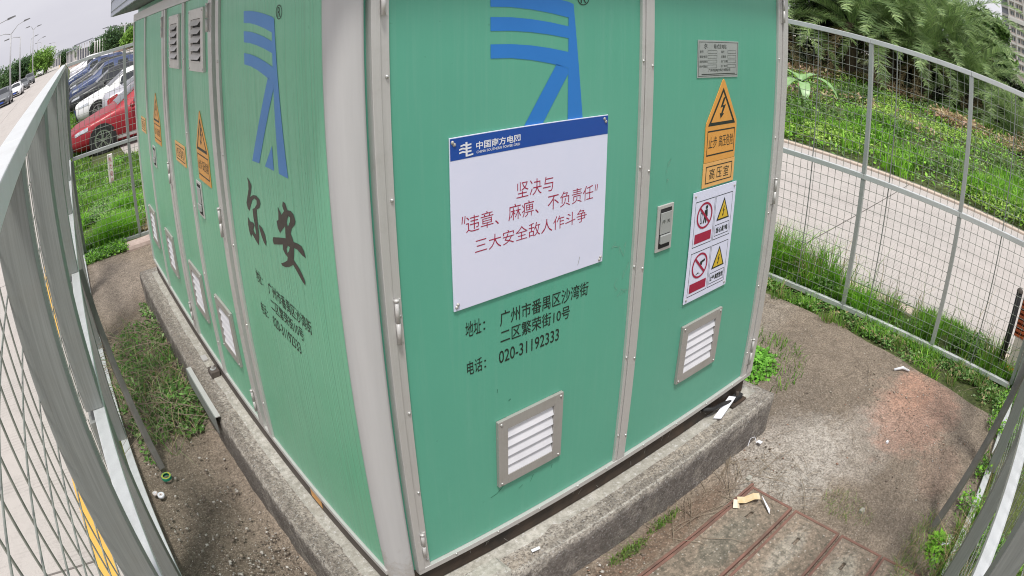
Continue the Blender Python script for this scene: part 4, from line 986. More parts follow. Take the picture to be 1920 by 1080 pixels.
palms = [(17.6, 8.6, 1.5, 1.05, 'date palm behind the banana plant beside the cabinet edge'), (18.9, 6.2, 1.9, 1.15, 'date palm with brown lower fronds above the first fence post'),
         (20.5, 5.2, 1.9, 1.25, 'tall date palm between the two fence posts'), (19.9, 3.6, 1.6, 1.1, 'date palm above the second fence panel'), (22.4, 3.2, 2.3, 1.35, 'largest date palm reaching past the top of the picture'),
         (20.5, 1.9, .8, .95, 'low date palm right of the second fence post'), (24.5, 2.3, 1.5, .85, 'date palm in front of the apartment tower'),
         (19.2, -.1, .15, .8, 'smallest date palm low at the right fence rail'), (23.5, -1.0, .2, .85, 'date palm below the tower at the picture edge'), (22, -3.6, .6, 1.2, 'date palm past the right edge of the picture'),
         (17.8, 12.4, 1.6, 1.2, 'date palm hidden behind the cabinet'), (26.5, 5.4, 2.8, 1.4, 'date palm farthest back on the bank')]
for x, y, h, s, lb in palms: palm(x, y, bank_z(x, y), h, s, lb)

M['trunk'] = simple('tree_bark', (.10, .08, .06), (.16, .13, .10), 6, .9, 0, .6, 20)
def tree(name, x, y, zb, h, r, nleaf, ls, cols, label, group, cat='tree', trunk=.35, seed=0, lobes=9):
    t = thing(name, label, cat, (x, y, zb), group); rr = random.Random(seed)
    mb = MB(); tr_ = max(.04, h * .022)
    mb.tube([(x, y, zb - .1), (x + .02 * h, y, zb + h * trunk * .6), (x, y + .02 * h, zb + h * (trunk + .25))], [tr_, tr_ * .8, tr_ * .5], 7)
    C0 = []
    for i in range(lobes):
        a = rr.uniform(0, 6.28); q = rr.random() ** .5; cz = zb + h * (trunk + (1 - trunk) * rr.uniform(.12, .88)); k = 1 - .45 * ((cz - zb) / h)
        c = (x + math.cos(a) * r * .68 * q * k, y + math.sin(a) * r * .68 * q * k, cz); C0.append((c, r * rr.uniform(.30, .52)))
        mb.tube([(x, y, zb + h * trunk * .8), ((x + c[0]) / 2, (y + c[1]) / 2, zb + h * trunk + .3 * (c[2] - zb - h * trunk)), c], [tr_ * .45, tr_ * .3, tr_ * .12], 5, False)
    part('trunk', mb, M['trunk'], t, True, fix=False)
    n = nleaf // lobes; L = []
    for (c, cr) in C0:
        d = RNG.normal(size=(n, 3)); d /= np.linalg.norm(d, axis=1)[:, None]
        P = np.array(c) + d * (cr * RNG.uniform(.55, 1.12, n) ** .7)[:, None] * np.array([1, 1, .75])
        base = np.array(cols[rr.randrange(len(cols))]); L.append(leaves(P, ls, [tuple(base), tuple(base * 1.25), tuple(base * .75)], .3, .7))
    V, T, c = merge(L); V = V - np.array([x, y, zb]); o = put('crown', npmesh('crown', V, T, M['leaf'], c), None, t)
    return t
TG = [(.05, .10, .025), (.07, .13, .03), (.035, .075, .02), (.09, .16, .04)]
for i, (x, y, h, r, lb) in enumerate([(19.5, 11.2, 5.2, 2.3, 'leafy tree at the cabinet edge above the banana plant'), (24.5, 9.5, 6.5, 2.8, 'dense tree behind the first palms'), (28, 6.5, 7, 3, 'tall dense tree behind the middle palms'),
                                      (29, 2.6, 4.6, 2.4, 'dense tree behind the palms near the tower'), (31, -3.6, 2.0, 2.0, 'low tree under the apartment tower'), (24, 14, 7, 3, 'tree hidden behind the cabinet top')]):
    tree('broadleaf_tree', x, y, bank_z(x, y) - .1, h, r, 13000, .28, TG, lb, 'trees behind the palms', seed=30 + i, trunk=.12, lobes=14)
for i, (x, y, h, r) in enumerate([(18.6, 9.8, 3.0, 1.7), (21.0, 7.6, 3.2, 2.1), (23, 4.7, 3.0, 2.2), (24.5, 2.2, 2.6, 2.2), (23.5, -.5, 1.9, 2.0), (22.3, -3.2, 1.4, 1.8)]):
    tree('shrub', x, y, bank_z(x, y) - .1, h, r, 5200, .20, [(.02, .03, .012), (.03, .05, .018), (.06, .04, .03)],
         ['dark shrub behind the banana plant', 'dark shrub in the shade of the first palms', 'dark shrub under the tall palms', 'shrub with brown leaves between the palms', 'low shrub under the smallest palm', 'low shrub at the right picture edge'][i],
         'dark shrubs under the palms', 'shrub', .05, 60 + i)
# banana plant
bp = thing('banana_plant', 'small banana plant with pale broad leaves beside the cabinet edge', 'banana plant', (13.2, 5.3, bank_z(13.2, 5.3)))
M['banana'] = simple('pale_banana_leaf', (.30, .46, .22), (.20, .38, .12), 8, .4, 0)
bz = bank_z(13.2, 5.3)
part('stem', MB().tube([(13.2, 5.3, bz - .1), (13.22, 5.27, bz + .55)], [.05, .035], 8), M['banana'], bp, True)
for (a, L, e) in ((-1.5, 1.15, .7), (1.9, .9, .9), (-2.5, .9, .35), (-.7, .8, 1.0), (2.9, .8, .5), (.6, .7, .9)):
    mb = MB(); vs = []; ang = e; p = Vector((13.22, 5.27, bz + .5)); d = Vector((math.cos(a), math.sin(a), 0)); sv = Vector((-math.sin(a), math.cos(a), 0)); N = 9
    for i in range(N + 1):
        w = .14 * math.sin(math.pi * min(.98, .08 + .92 * i / N)) ** .7
        vs += [p - sv * w + Vector((0, 0, w * .25)), p, p + sv * w + Vector((0, 0, w * .25))]
        p = p + (d * math.cos(ang) + Vector((0, 0, math.sin(ang)))) * (L / N); ang -= 1.9 / N
    mb.add(vs, [f for i in range(N) for f in ((i * 3, i * 3 + 1, i * 3 + 4, i * 3 + 3), (i * 3 + 1, i * 3 + 2, i * 3 + 5, i * 3 + 4))])
    part('leaf', mb, M['banana'], bp, True, fix=False)
# ------------------------------------------------------------------ cars
M['glass_dark'] = simple('dark_car_glass', (.02, .025, .03), (.03, .035, .04), 2, .06, 0, spec=.8)
M['tyre'] = simple('tyre_rubber', (.02, .02, .02), (.03, .03, .03), 30, .85)
M['rim'] = simple('alloy_rim', (.6, .6, .62), (.5, .5, .52), 10, .25, .8)
M['lamp'] = simple('clear_headlight', (.65, .68, .72), (.4, .42, .45), 30, .12, .3)
M['tail'] = simple('red_tail_lamp', (.4, .02, .02), (.3, .02, .02), 20, .2)
M['plate_blue'] = simple('blue_number_plate', (.03, .08, .4), (.03, .09, .42), 10, .5)
def car_paint(name, c, met=.2):
    k = NT(name); k.b.inputs['Coat Weight'].default_value = .12; k.b.inputs['Coat Roughness'].default_value = .12
    col = k.mix(k.math('MULTIPLY', k.ramp(k.noise(3, 5, .7), [(.4, 0), (.8, 1)]), .15), c, tuple(x * .8 + .03 for x in c)); return k.done(col, .5, met)
CP = {'red': car_paint('red_car_paint', (.30, .010, .02)), 'silver': car_paint('silver_car_paint', (.50, .49, .53), .4), 'white': car_paint('white_car_paint', (.78, .78, .78), 0),
      'black': car_paint('black_car_paint', (.018, .02, .024)), 'navy': car_paint('dark_blue_car_paint', (.03, .05, .13)), 'grey': car_paint('grey_car_paint', (.17, .18, .19), .4)}
SEDAN = [  # x, zbottom, shoulder, top, half width, top half width
 (0, .36, .52, .58, .52, .30), (.05, .24, .58, .66, .70, .5), (.22, .19, .64, .73, .82, .62), (.6, .18, .71, .81, .89, .70), (1.0, .18, .78, .90, .91, .74), (1.28, .18, .84, .965, .915, .74),
 (1.62, .18, .88, 1.17, .92, .66), (2.02, .18, .91, 1.40, .925, .60), (2.5, .18, .93, 1.46, .925, .58), (3.05, .18, .95, 1.44, .92, .58), (3.5, .18, .97, 1.33, .915, .60), (3.95, .19, .98, 1.13, .90, .66),
 (4.3, .22, .97, 1.06, .87, .66), (4.55, .28, .90, 1.02, .82, .62), (4.66, .40, .78, .88, .72, .5)]
SUV = [(x, zb + .04, sh * 1.12, tp * 1.14 if x < 3.2 else max(tp * 1.14, 1.60 - max(0, x - 4.2) * .8), hw * 1.01, tw * 1.08) for x, zb, sh, tp, hw, tw in SEDAN]
def car(colour, tbl, x, y, z, yaw, label, group, cat='car', detail=True):
    c_, s_ = math.cos(yaw), math.sin(yaw)
    t = thing('parked_car', label, cat, (x, y, z), group); t.rotation_euler = (0, 0, yaw)
    xs = np.array([r[0] for r in tbl]); A = np.array(tbl); L = xs[-1]
    st_ = np.unique(np.concatenate([np.linspace(0, L, 34), xs]))
    def sec(xx):
        zb, sh, tp, hw, tw = [np.interp(xx, xs, A[:, i]) for i in range(1, 6)]
        g = min(1, max(0, (tp - sh - .10) / .25))   # greenhouse amount
        gw = hw * (.94 - .02 * g)
        return [(0, zb), (hw * .86, zb), (hw * .97, zb + .07), (hw, zb + (sh - zb) * .45), (hw * .985, zb + (sh - zb) * .82), (gw, sh), (gw * (1 - g) * .97 + g * gw * .965, sh + .035 * (1 - g) + .02),
                (tw + (gw - tw) * .10, sh + (tp - sh) * .86), (tw * .8, sh + (tp - sh) * .97), (0, tp)]
    mid = L / 2
    def V(xx, i, side, off=0):
        p = sec(xx)[i]; return Vector((xx - mid, side * p[0], p[1]))
    K = 10; vs = []; fs = []
    for xx in st_:
        pr = sec(xx)
        for i in range(K): vs.append((xx - mid, pr[i][0], pr[i][1]))
        for i in range(K - 2, 0, -1): vs.append((xx - mid, -pr[i][0], pr[i][1]))
    R_ = 2 * K - 2; n = len(st_)
    for a in range(n - 1):
        for i in range(R_): fs.append((a * R_ + i, a * R_ + (i + 1) % R_, (a + 1) * R_ + (i + 1) % R_, (a + 1) * R_ + i))
    fs.append(tuple(range(R_))); fs.append(tuple((n - 1) * R_ + i for i in range(R_)))
    def pt(name, mb, mt, sm=False, par=None):
        m = mb.mesh(name, sm); fixn(m); o = put(name, m, mt, par or t); return o
    body = pt('body', MB().add(vs, fs), CP[colour], True)
    def patch(xa, xb, i0, i1, side, off, nx=8, slant=0.):
        mb = MB(); g = []; m_ = 3
        for a in range(nx + 1):
            row = []
            for b in range(m_ + 1):
                tt = b / m_; xx = xa + (xb - xa) * a / nx + slant * (1 if 0 else tt) * (1 - 2 * a / nx)
                f = i0 + (i1 - i0) * tt; k = min(int(f), K - 2); p0_, p1_ = V(xx, k, side), V(xx, k + 1, side); p = p0_.lerp(p1_, f - k)
                nn = Vector((0, p.y, (p.z - .6) * 1.2)).normalized(); row.append(p + nn * off)
            g.append(row)
        vs = [q for r in g for q in r]; W_ = m_ + 1
        return mb.add(vs, [(a * W_ + b, a * W_ + b + 1, (a + 1) * W_ + b + 1, (a + 1) * W_ + b) for a in range(nx) for b in range(m_)])
    for sd in (-1, 1):
        for xa, xb in ((1.75, 2.52), (2.60, 3.30)):
            pt('side_window', patch(xa, xb, 6.12, 6.88, sd, .012, slant=.10), M['glass_dark'], True)
        if detail:
            pt('window_trim', patch(1.62, 3.62, 5.75, 5.98, sd, .012), M['rim'], True)
            pt('sill_trim', patch(.95, 3.6, 1.9, 2.25, sd, .01), M['rim'], True)
            yy = sd * .93; pt('mirror', MB().lathe([(0, -.09), (.06, -.06), (.075, 0), (.05, .06), (0, .07)], (1.72 - mid, sd * 1.0, sec(1.7)[5][1] + .06), 'y', 10), CP[colour], True)
            for hx in (2.35, 3.15): pt('door_handle', MB().box(hx - mid, hx + .18 - mid, min(yy * 1.0, yy * 1.012), max(yy * 1.0, yy * 1.012), sec(hx)[4][1], sec(hx)[4][1] + .03), CP[colour])
            pt('headlight', patch(.12, .50, 4.45, 5.6, sd, .012), M['lamp'], True)
            pt('tail_light', patch(L - .40, L - .06, 3.9, 5.6, sd, .012), M['tail'], True)
    mb = MB(); g = []
    for (xa, xb, nm) in ((1.36, 1.96, 'windscreen'), (3.40, 3.98, 'rear_window')):
        mb = MB(); vs = []
        for a in range(7):
            xx = xa + (xb - xa) * a / 6; p = sec(xx)
            for yy in (-1, -.6, 0, .6, 1):
                w = p[7][0] * .93 * yy; zz = np.interp(abs(w), [0, p[8][0], p[7][0]], [p[9][1], p[8][1], p[7][1]]); vs.append((xx - mid, w, zz + .012))
        mb.add(vs, [(a * 5 + b, a * 5 + b + 1, a * 5 + b + 6, a * 5 + b + 5) for a in range(6) for b in range(4)])
        pt(nm, mb, M['glass_dark'], True)
    sc = tbl[4][3] / .90
    pt('grille', MB().box(-mid - .02, -mid + .05, -.42, .42, .40 * sc, .56 * sc), M['tyre']); pt('lower_bumper', MB().box(-mid + .0, -mid + .12, -.62, .62, .21, .33), M['tyre'])
    if detail: pt('number_plate', MB().box(-mid - .035, -mid - .02, -.22, .22, .37, .50), M['plate_blue'])
    for wx in (.88, L - .92):
        for sd in (-1, 1):
            yy = sd * (sec(wx)[3][0])
            pt('wheel_arch', MB().lathe([(0, .0), (.385, .0), (.385, .012), (0, .012)] if sd > 0 else [(0, .0), (.385, .0), (.385, -.012), (0, -.012)], (wx - mid, yy - sd * .004, .33), 'y', 20), M['rubber'])
            w = pt('wheel', MB().lathe([(0, .0), (.30, 0), (.33, sd * .01), (.33, -sd * .19), (.3, -sd * .2), (0, -sd * .2)], (wx - mid, yy + sd * .015, .33), 'y', 22), M['tyre'], True)
            if detail:
                rim = MB().lathe([(.215, 0), (.235, 0), (.235, sd * .012), (.205, sd * .012)], (wx - mid, yy + sd * .016, .33), 'y', 22)
                rim.lathe([(0, sd * .012), (.05, sd * .010), (.055, 0)], (wx - mid, yy + sd * .016, .33), 'y', 10)
                for k in range(5):
                    for dd in (-.16, .16):
                        a = 2 * math.pi * k / 5 + .3; a2 = a + dd
                        rim.obox((wx - mid + .03 * math.cos(a), yy + sd * .024, .33 + .03 * math.sin(a)), (wx - mid + .215 * math.cos(a2), yy + sd * .022, .33 + .215 * math.sin(a2)), .022, .012, (0, 1, 0))
                pt('rim', rim, M['rim'], False, w)
    return t
lotg = 'cars parked nose out in the lot behind the yard'
def lot(colour, tbl, nose, y, yaw, label, **k):
    L = tbl[-1][0]; return car(colour, tbl, nose + L / 2, y, LOT, yaw, label, lotg, **k)
lot('red', SEDAN, -.72, 14.60, 0, 'red sedan nearest the rear fence with five spoke alloy wheels')
lot('silver', SEDAN, .55, 17.7, math.pi, 'silver car parked tail out beside the red sedan')
lot('white', SEDAN, -.35, 21.3, 0, 'white sedan with dark glass third from the rear fence')
lot('black', SEDAN, -.55, 25.6, 0, 'black sedan with chrome window line behind the white sedan')
lot('navy', SUV, -.45, 29.6, 0, 'dark blue car just behind the black sedan')
lot('black', SUV, -.45, 34.0, 0, 'black high car behind the dark blue car')
lot('grey', SEDAN, -.3, 38.0, 0, 'grey sedan behind the black high car')
lot('navy', SUV, -.4, 43.0, 0, 'dark blue high car behind the grey sedan')
lot('white', SEDAN, -.2, 48.5, 0, 'white sedan near the far end of the row', detail=False)
lot('silver', SUV, 0, 56, 0, 'silver car at the far end of the row', detail=False)
lot('white', SUV, .2, 66, 0, 'white car farthest down the row', detail=False)
roadg = 'cars standing along the left road'
for i, (c, tb, x, y, yaw, lb) in enumerate([('grey', SUV, -7.4, 56, math.pi / 2, 'dark grey car nearest on the left road'), ('white', SEDAN, -6.9, 67, math.pi / 2, 'white sedan just behind the dark grey car on the road'), ('grey', SEDAN, -6.7, 78, math.pi / 2, 'grey green sedan third in the row on the road'),
                             ('grey', SUV, -6.6, 92, math.pi / 2, 'dark car fourth in the row on the road'), ('black', SUV, -14.5, 92, math.pi / 2, 'black high car by the median under the street lamps'), ('white', SEDAN, -19.5, 84, math.pi / 2, 'white car leftmost beyond the median'),
                             ('white', SEDAN, -6.0, 125, math.pi / 2, 'white car far up the left road'), ('silver', SUV, -5.6, 142, math.pi / 2, 'farthest pale car up the left road')]):
    car(c, tb, x, y, G, yaw, lb, roadg, detail=i < 3)

# ------------------------------------------------------------------ street lamps
M['pole'] = simple('pale_grey_lamp_pole', (.50, .50, .52), (.42, .42, .44), 5, .5)
M['head'] = simple('dark_lamp_head', (.12, .12, .13), (.2, .2, .2), 8, .4)
def street_lamp(azd, dist, el, label, double=False, arm=1.6, armdir=-1):
    a = math.radians(azd); x = CAM.x + math.sin(a) * dist; y = CAM.y + math.cos(a) * dist; h = CAM.z - G + dist * math.tan(math.radians(el))
    t = thing('street_lamp', label, 'street lamp', (x, y, G), 'street lamps along the left road')
    part('pole', MB().tube([(x, y, G), (x, y, G + h * .5), (x, y, G + h)], [.17, .13, .10], 8), M['pole'], t, True)
    for s in ((armdir, -armdir) if double else (armdir,)):
        dz = .35 if s == armdir else .9
        part('arm', MB().tube([(x, y, G + h - .1), (x + s * arm * .5, y, G + h + dz * .8), (x + s * arm, y, G + h + dz)], [.07, .055, .05], 6), M['pole'], t, True)
        part('lamp_head', MB().hexa([(x + s * arm - .1 * s, y - .16, G + h + dz - .10), (x + s * (arm + .85), y - .12, G + h + dz - .04), (x + s * (arm + .85), y + .12, G + h + dz - .04), (x + s * arm - .1 * s, y + .16, G + h + dz - .10),
                                     (x + s * arm - .1 * s, y - .16, G + h + dz + .10), (x + s * (arm + .8), y - .1, G + h + dz + .08), (x + s * (arm + .8), y + .1, G + h + dz + .08), (x + s * arm - .1 * s, y + .16, G + h + dz + .10)]), M['head'], t)
for a_ in ((-5.65, 76, 3.9, 'nearest full street lamp with two curved arms', True, 2.0, -1), (-4.55, 92, 3.25, 'street lamp with one arm to the left beside the nearest pair', False, 2.2, -1),
           (-8.6, 58, 5.0, 'street lamp outside the left picture edge with its arm reaching in', True, 2.6, 1), (-3.1, 118, 3.4, 'high mast lamp with a flat double head', True, 1.0, 1),
           (-3.35, 140, 2.6, 'slim pole close behind the high mast lamp', False, 1.2, 1), (-2.6, 150, 2.2, 'street lamp before the round green tree', False, 1.6, 1), (-2.15, 175, 1.9, 'short lamp pole right of the round green tree', False, 1.4, -1),
           (-.6, 190, 1.4, 'street lamp beside the far shelter', False, 1.6, -1), (5.45, 120, 1.0, 'lamp pole before the far dark trees', False, 1.6, -1), (6.55, 105, .9, 'lamp pole rising beside the roof corner', False, 1.6, -1)):
    street_lamp(*a_)

# ------------------------------------------------------------------ far trees and buildings
def atp(azd, dist): a = math.radians(azd); return CAM.x + math.sin(a) * dist, CAM.y + math.cos(a) * dist
FG = [(.06, .11, .045), (.05, .095, .045), (.08, .14, .05)]
FGB = [(.12, .22, .04), (.15, .26, .05)]
rows = [(-8.6, 120, 4.4, 5, FG, 'dark tree past the left picture edge'), (-7.2, 125, 4.4, 5.5, FG, 'dark tree at the left picture edge'), (-6.2, 130, 4.7, 5, FG, 'dark tree left of the nearest lamp'), (-5.1, 130, 4.6, 5, FG, 'dark tree between the first two lamps'),
        (-4.2, 132, 4.5, 4.6, FG, 'dark tree right of the single arm lamp'), (-3.4, 135, 4.6, 4.2, FG, 'dark tree behind the high mast lamp'), (-2.4, 128, 5.2, 3.8, FGB, 'round bright green tree beside the road'), (-1.6, 134, 4.9, 3.4, FGB, 'second bright green tree beside the road'),
        (.1, 190, 3.4, 5, FG, 'far dark tree left of the shelter'), (1.0, 190, 3.2, 5, FG, 'low far tree beside the shelter'), (4.1, 125, 3.0, 3.2, FG, 'slim conifer like tree behind the white posts'), (4.9, 120, 3.4, 3.2, FG, 'dark tree behind the row of posts'),
        (5.7, 110, 4.2, 3.6, FG, 'tall dark tree near the roof corner'), (6.5, 115, 4.0, 3.4, FG, 'dark tree beside the far grey building'), (7.4, 100, 2.6, 3.0, FGB, 'yellow green tree just left of the cabinet'), (9, 110, 4, 4, FG, 'dark tree hidden behind the cabinet')]
for i, (a, d, h, r, cs, lb) in enumerate(rows):
    x, y = atp(a, d); tree('roadside_tree', x, y, G - .1, h, r, 2400, .55, cs, lb, 'trees along the far road', seed=100 + i, trunk=.10, lobes=12)
M['bwall'] = simple('grey_far_building_wall', (.34, .35, .40), (.30, .31, .36), .5, .8)
M['bwhite'] = simple('white_building_trim', (.70, .68, .66), (.62, .60, .58), .5, .8)
M['bpink'] = simple('pinkish_tile_wall', (.50, .36, .31), (.44, .32, .28), .8, .8)
M['bcream'] = simple('cream_tower_wall', (.66, .60, .56), (.58, .50, .46), .8, .8)
M['bglass'] = simple('tower_window_glass', (.07, .085, .09), (.16, .17, .18), .7, .2)
x, y = atp(7.25, 150)
b = thing('far_building', 'small grey building behind the yellow green tree', 'building', (x, y, G))
part('wall', MB().box(x - 2.4, x + 4, y, y + 8, G, G + 4.6), M['bwall'], b); part('roof', MB().box(x - 2.6, x + 4.2, y - .2, y + 8.2, G + 4.6, G + 4.85), M['bwhite'], b)
for i in range(4): part('window', MB().box(x - 1.9 + i * 1.5, x - 1.0 + i * 1.5, y - .04, y - .005, G + 2.4, G + 3.7), M['bglass'], b)
# roadside shelter with flat roofs on white columns
for (a0_, a1_, d, h, lb) in ((1.6, 3.35, 130, 3.8, 'larger grey canopy shelter on white columns'), (.55, 1.55, 150, 3.0, 'smaller canopy shelter left of the larger one'), (-1.15, .0, 175, 3.2, 'far gate shelter beside the bright trees')):
    xa, y = atp(a0_, d); xb, _ = atp(a1_, d)
    s = thing('canopy_shelter', lb, 'shelter', ((xa + xb) / 2, y, G), 'canopy shelters at the far end of the lot')
    part('roof', MB().hexa([(xa, y, G + h - .35), (xb, y, G + h - .1), (xb, y + 6, G + h - .1), (xa, y + 6, G + h - .35), (xa, y, G + h - .1), (xb, y, G + h + .15), (xb, y + 6, G + h + .15), (xa, y + 6, G + h - .1)]), M['bwall'], s)
    nn = 7
    for i in range(nn):
        xx = xa + .2 + (xb - xa - .4) * i / (nn - 1); part('column', MB().box(xx - .08, xx + .08, y + .2, y + .36, G, G + h - .36), M['bwhite'], s)
    part('back_wall', MB().box(xa + .3, xb - .3, y + 5, y + 5.2, G, G + h * .62), M['bwall'], s)
for i, a in enumerate((3.55, 3.8, 4.05, 4.35, 4.6)):
    x, y = atp(a, 110); tag(put('white_post', (lambda m: m)(MB().tube([(0, 0, 0), (0, 0, 3.0)], .1, 8).mesh('white_post', True)), M['bwhite']),
        ('first', 'second', 'third', 'fourth', 'fifth')[i] + ' white post right of the larger canopy shelter', 'post', 'white posts beyond the parked cars').location = (x, y, G)
x, y = atp(4.3, 108); xa = x - 1.5
solo('low_wall', MB().box(0.5, 16, 100, 100.25, G, G + .75), M['bpink'], 'long low pinkish wall beyond the parked cars', 'wall', (8, 100, G))
# apartment tower
tx, ty = atp(85.05, 215); tz = -2
tw_ = thing('apartment_tower', 'white and pink apartment tower with rows of windows behind the palms', 'apartment block', (tx, ty, tz))
H, WID = 36, 30
part('wall', MB().box(tx, tx + 16, ty - WID, ty, tz, tz + H), M['bcream'], tw_)
part('stair_wing', MB().box(tx + 3, tx + 15, ty + .01, ty + 3.2, tz, tz + H), M['bwall'], tw_)
fl = 3.0
for yy in (0, 2.9, 6.6, 11, 16, 21, 26, 29.5): part('pilaster', MB().box(tx - .6, tx - .01, ty - yy - .45, ty - yy, tz, tz + H), M['bwhite'], tw_)
for f in range(2, 12):
    z = tz + f * fl
    part('balcony_slab', MB().box(tx - .45, tx - .02, ty - WID, ty - .5, z - .28, z + .28), M['bwhite'], tw_)
    part('balcony_slab', MB().box(tx + 2.2, tx + 2.99, ty + .3, ty + 3.2, z - .2, z + .7), M['bwhite'], tw_)
    for yy, w in ((.9, 1.4), (3.2, 1.2), (5.0, 1.1), (7.2, 2.6), (11.4, 1.8), (13.8, 1.8), (16.4, 3.8), (21.4, 3.8)):
        wn = part('window', MB().box(tx - .12, tx - .021, ty - yy - w, ty - yy, z + .9, z + 2.3), M['bglass'], tw_)
        if yy < 11: part('mullion', MB().box(tx - .16, tx - .121, ty - yy - w / 2 - .06, ty - yy - w / 2 + .06, z + .75, z + 2.55), M['bwhite'], wn)
part('roof', MB().box(tx - 1, tx + 16.5, ty - WID - .5, ty + .5, tz + H, tz + H + .8), M['bwhite'], tw_)
part('belt_course', MB().box(tx - .8, tx - .46, ty - WID, ty + .3, tz + 22.6, tz + 24.0), M['bwhite'], tw_)

# ------------------------------------------------------------------ small things in the yard
M['stake'] = simple('white_marker_paint', (.72, .66, .62), (.62, .55, .52), 8, .6)
sx, sy = -.02, 9.8; sz = back_z(sx, sy)
s = thing('marker_post', 'white concrete marker post with red characters in the weeds', 'marker post', (sx, sy, sz))
part('post_body', MB().hexa([(sx - .055, sy - .05, sz - .05), (sx + .045, sy - .05, sz - .05), (sx + .045, sy + .05, sz - .05), (sx - .055, sy + .05, sz - .05), (sx - .035, sy - .05, sz + .56), (sx + .065, sy - .05, sz + .56), (sx + .065, sy + .05, sz + .56), (sx - .035, sy + .05, sz + .56)]), M['stake'], s, bevel=.006)
mb = MB()
for i, ch in enumerate('电力电缆'): text_mb(mb, ch, lambda u, v, d=0: (u, sy - .05 - d, v), sx - .035 + .03 * .5, sx + .04, sz + .43 - i * .12, sz + .52 - i * .12, .001)
part('lettering', mb, M['red_ink'], s, fix=False)
solo('brick', rough_box(-.28, .16, 5.69, 5.93, G - .03, G + .055, .04, .006, 6), simple('pale_pink_brick', (.52, .42, .37), (.42, .32, .28), 14, .9, 0, .5, 60), 'pale pinkish paving block under the rear fence', 'paving block', (-.1, 5.8, G))
# barrier beyond the right fence corner
bx, by = 4.48, -1.50
b = thing('barrier_post', 'black post with a round cap beside the orange barrier panel', 'post', (bx, by, G))
part('shaft', MB().tube([(bx, by, G - .02), (bx, by, G + .70)], .035, 12), M['rubber'], b, True); part('cap', MB().lathe([(0, .035), (.02, .032), (.036, .018), (.038, 0)], (bx, by, G + .70), 'z', 12), M['channel_side'], b, True)
M['obar'] = simple('orange_red_barrier', (.42, .10, .03), (.30, .07, .03), 12, .6)
b = thing('road_barrier', 'orange red lattice barrier panel with pale lower board at the picture edge', 'barrier', (bx + .02, by - .4, G))
for k in range(9): part('lattice_bar', MB().box(bx - .01, bx + .01, by - .98, by - .06, G + .335 + k * .042, G + .353 + k * .042), M['obar'], b)
for k in range(19): part('lattice_upright', MB().box(bx + .0105, bx + .024, by - .98 + k * .048, by - .966 + k * .048, G + .33, G + .70), M['obar'], b)
part('board', MB().box(bx + .025, bx + .04, by - .98, by - .06, G + .33, G + .705), simple('rust_brown_board', (.20, .06, .03), (.28, .09, .04), 8, .7), b)
part('lower_board', MB().box(bx - .01, bx + .03, by - .98, by - .08, G + .06, G + .325), simple('pale_cream_board', (.66, .60, .52), (.58, .52, .46), 6, .7), b)
part('foot', MB().box(bx - .06, bx + .07, by - .24, by - .07, G - .02, G + .055), simple('orange_foot', (.70, .22, .06), (.6, .2, .06), 8, .6), b, bevel=.01)

def ring(name, c, r, w, ri, outer, inner, label):
    t = thing(name, label, 'tape roll', c)
    part('tape', MB().lathe([(ri, 0), (r, 0), (r, w), (ri, w), (ri, 0)], c, 'z', 20), outer, t, True); part('core', MB().lathe([(ri - .0005, 0.001), (ri - .0005, w + .0005), (ri - .006, w + .0005), (ri - .006, .001)], c, 'z', 20), inner, t)
M['tgreen'] = simple('green_insulating_tape', (.02, .30, .17), (.02, .25, .15), 9, .35); M['tyel'] = simple('yellow_tape_side', (.65, .5, .05), (.15, .35, .08), 60, .5)
t = thing('tape_roll', 'green and yellow roll of insulating tape on the gravel', 'tape roll', (-.775, 1.645, G))
part('tape', MB().lathe([(.022, .001), (.036, .001), (.036, .018), (.022, .018)], (-.775, 1.645, G), 'z', 22), M['tgreen'], t)
part('tape_face', MB().lathe([(.023, .0185), (.034, .0185)], (-.775, 1.645, G), 'z', 22), M['tyel'], t)
ring('tape_roll', (-.862, 1.50, G), .024, .016, .012, M['white'], M['stake'], 'small white tape roll on the gravel')
ring('tape_roll', (-.895, 1.535, G), .018, .014, .009, M['stake'], M['white'], 'tiny pale tape roll touching the white roll')
# clamp block on the left plinth
t = thing('anchor_clamp', 'rusty steel anchor clamp on the left plinth beside the cabinet foot', 'clamp', (-.19, 2.13, PZ))
part('block', MB().box(-.215, -.152, 2.075, 2.165, PZ + .004, PZ + .045), M['rust'] if False else M['channel_side'], t, bevel=.004)
part('bolt', MB().lathe([(0, .022), (.010, .021), (.012, .012), (.012, 0)], (-.185, 2.12, PZ + .045), 'z', 6), M['trim_dark'], t); part('washer', MB().lathe([(0, .004), (.02, .003), (.021, 0)], (-.185, 2.12, PZ + .0455), 'z', 14), M['galv'], t)
solo('steel_shim', MB().box(-.205, -.165, 2.31, 2.385, PZ + .007, PZ + .016), M['trim'], 'small bright steel shim on the left plinth above the clamp', 'shim', (-.185, 2.35, PZ))
t = thing('anchor_clamp', 'black steel anchor clamp at the right front plinth corner behind the white strip', 'clamp', (2.02, .0, PZ))
part('plate', MB().box(1.93, 2.07, -.06, .003, PZ + .008, PZ + .02), M['channel'], t, bevel=.003); part('block', MB().box(1.97, 2.05, -.045, -.005, PZ + .0205, PZ + .05), M['rubber'], t, bevel=.006)
part('bolt', MB().lathe([(0, .02), (.01, .019), (.012, 0)], (2.01, -.026, PZ + .05), 'z', 6), M['channel_side'], t)
part('cable', MB().tube([(1.70, .0, PZ + .09), (1.78, -.015, PZ + .06), (1.88, -.02, PZ + .05), (1.95, -.03, PZ + .035)], .011, 8), M['rubber'], t, True)
M['foam'] = simple('white_foam', (.82, .83, .88), (.75, .77, .82), 10, .7)
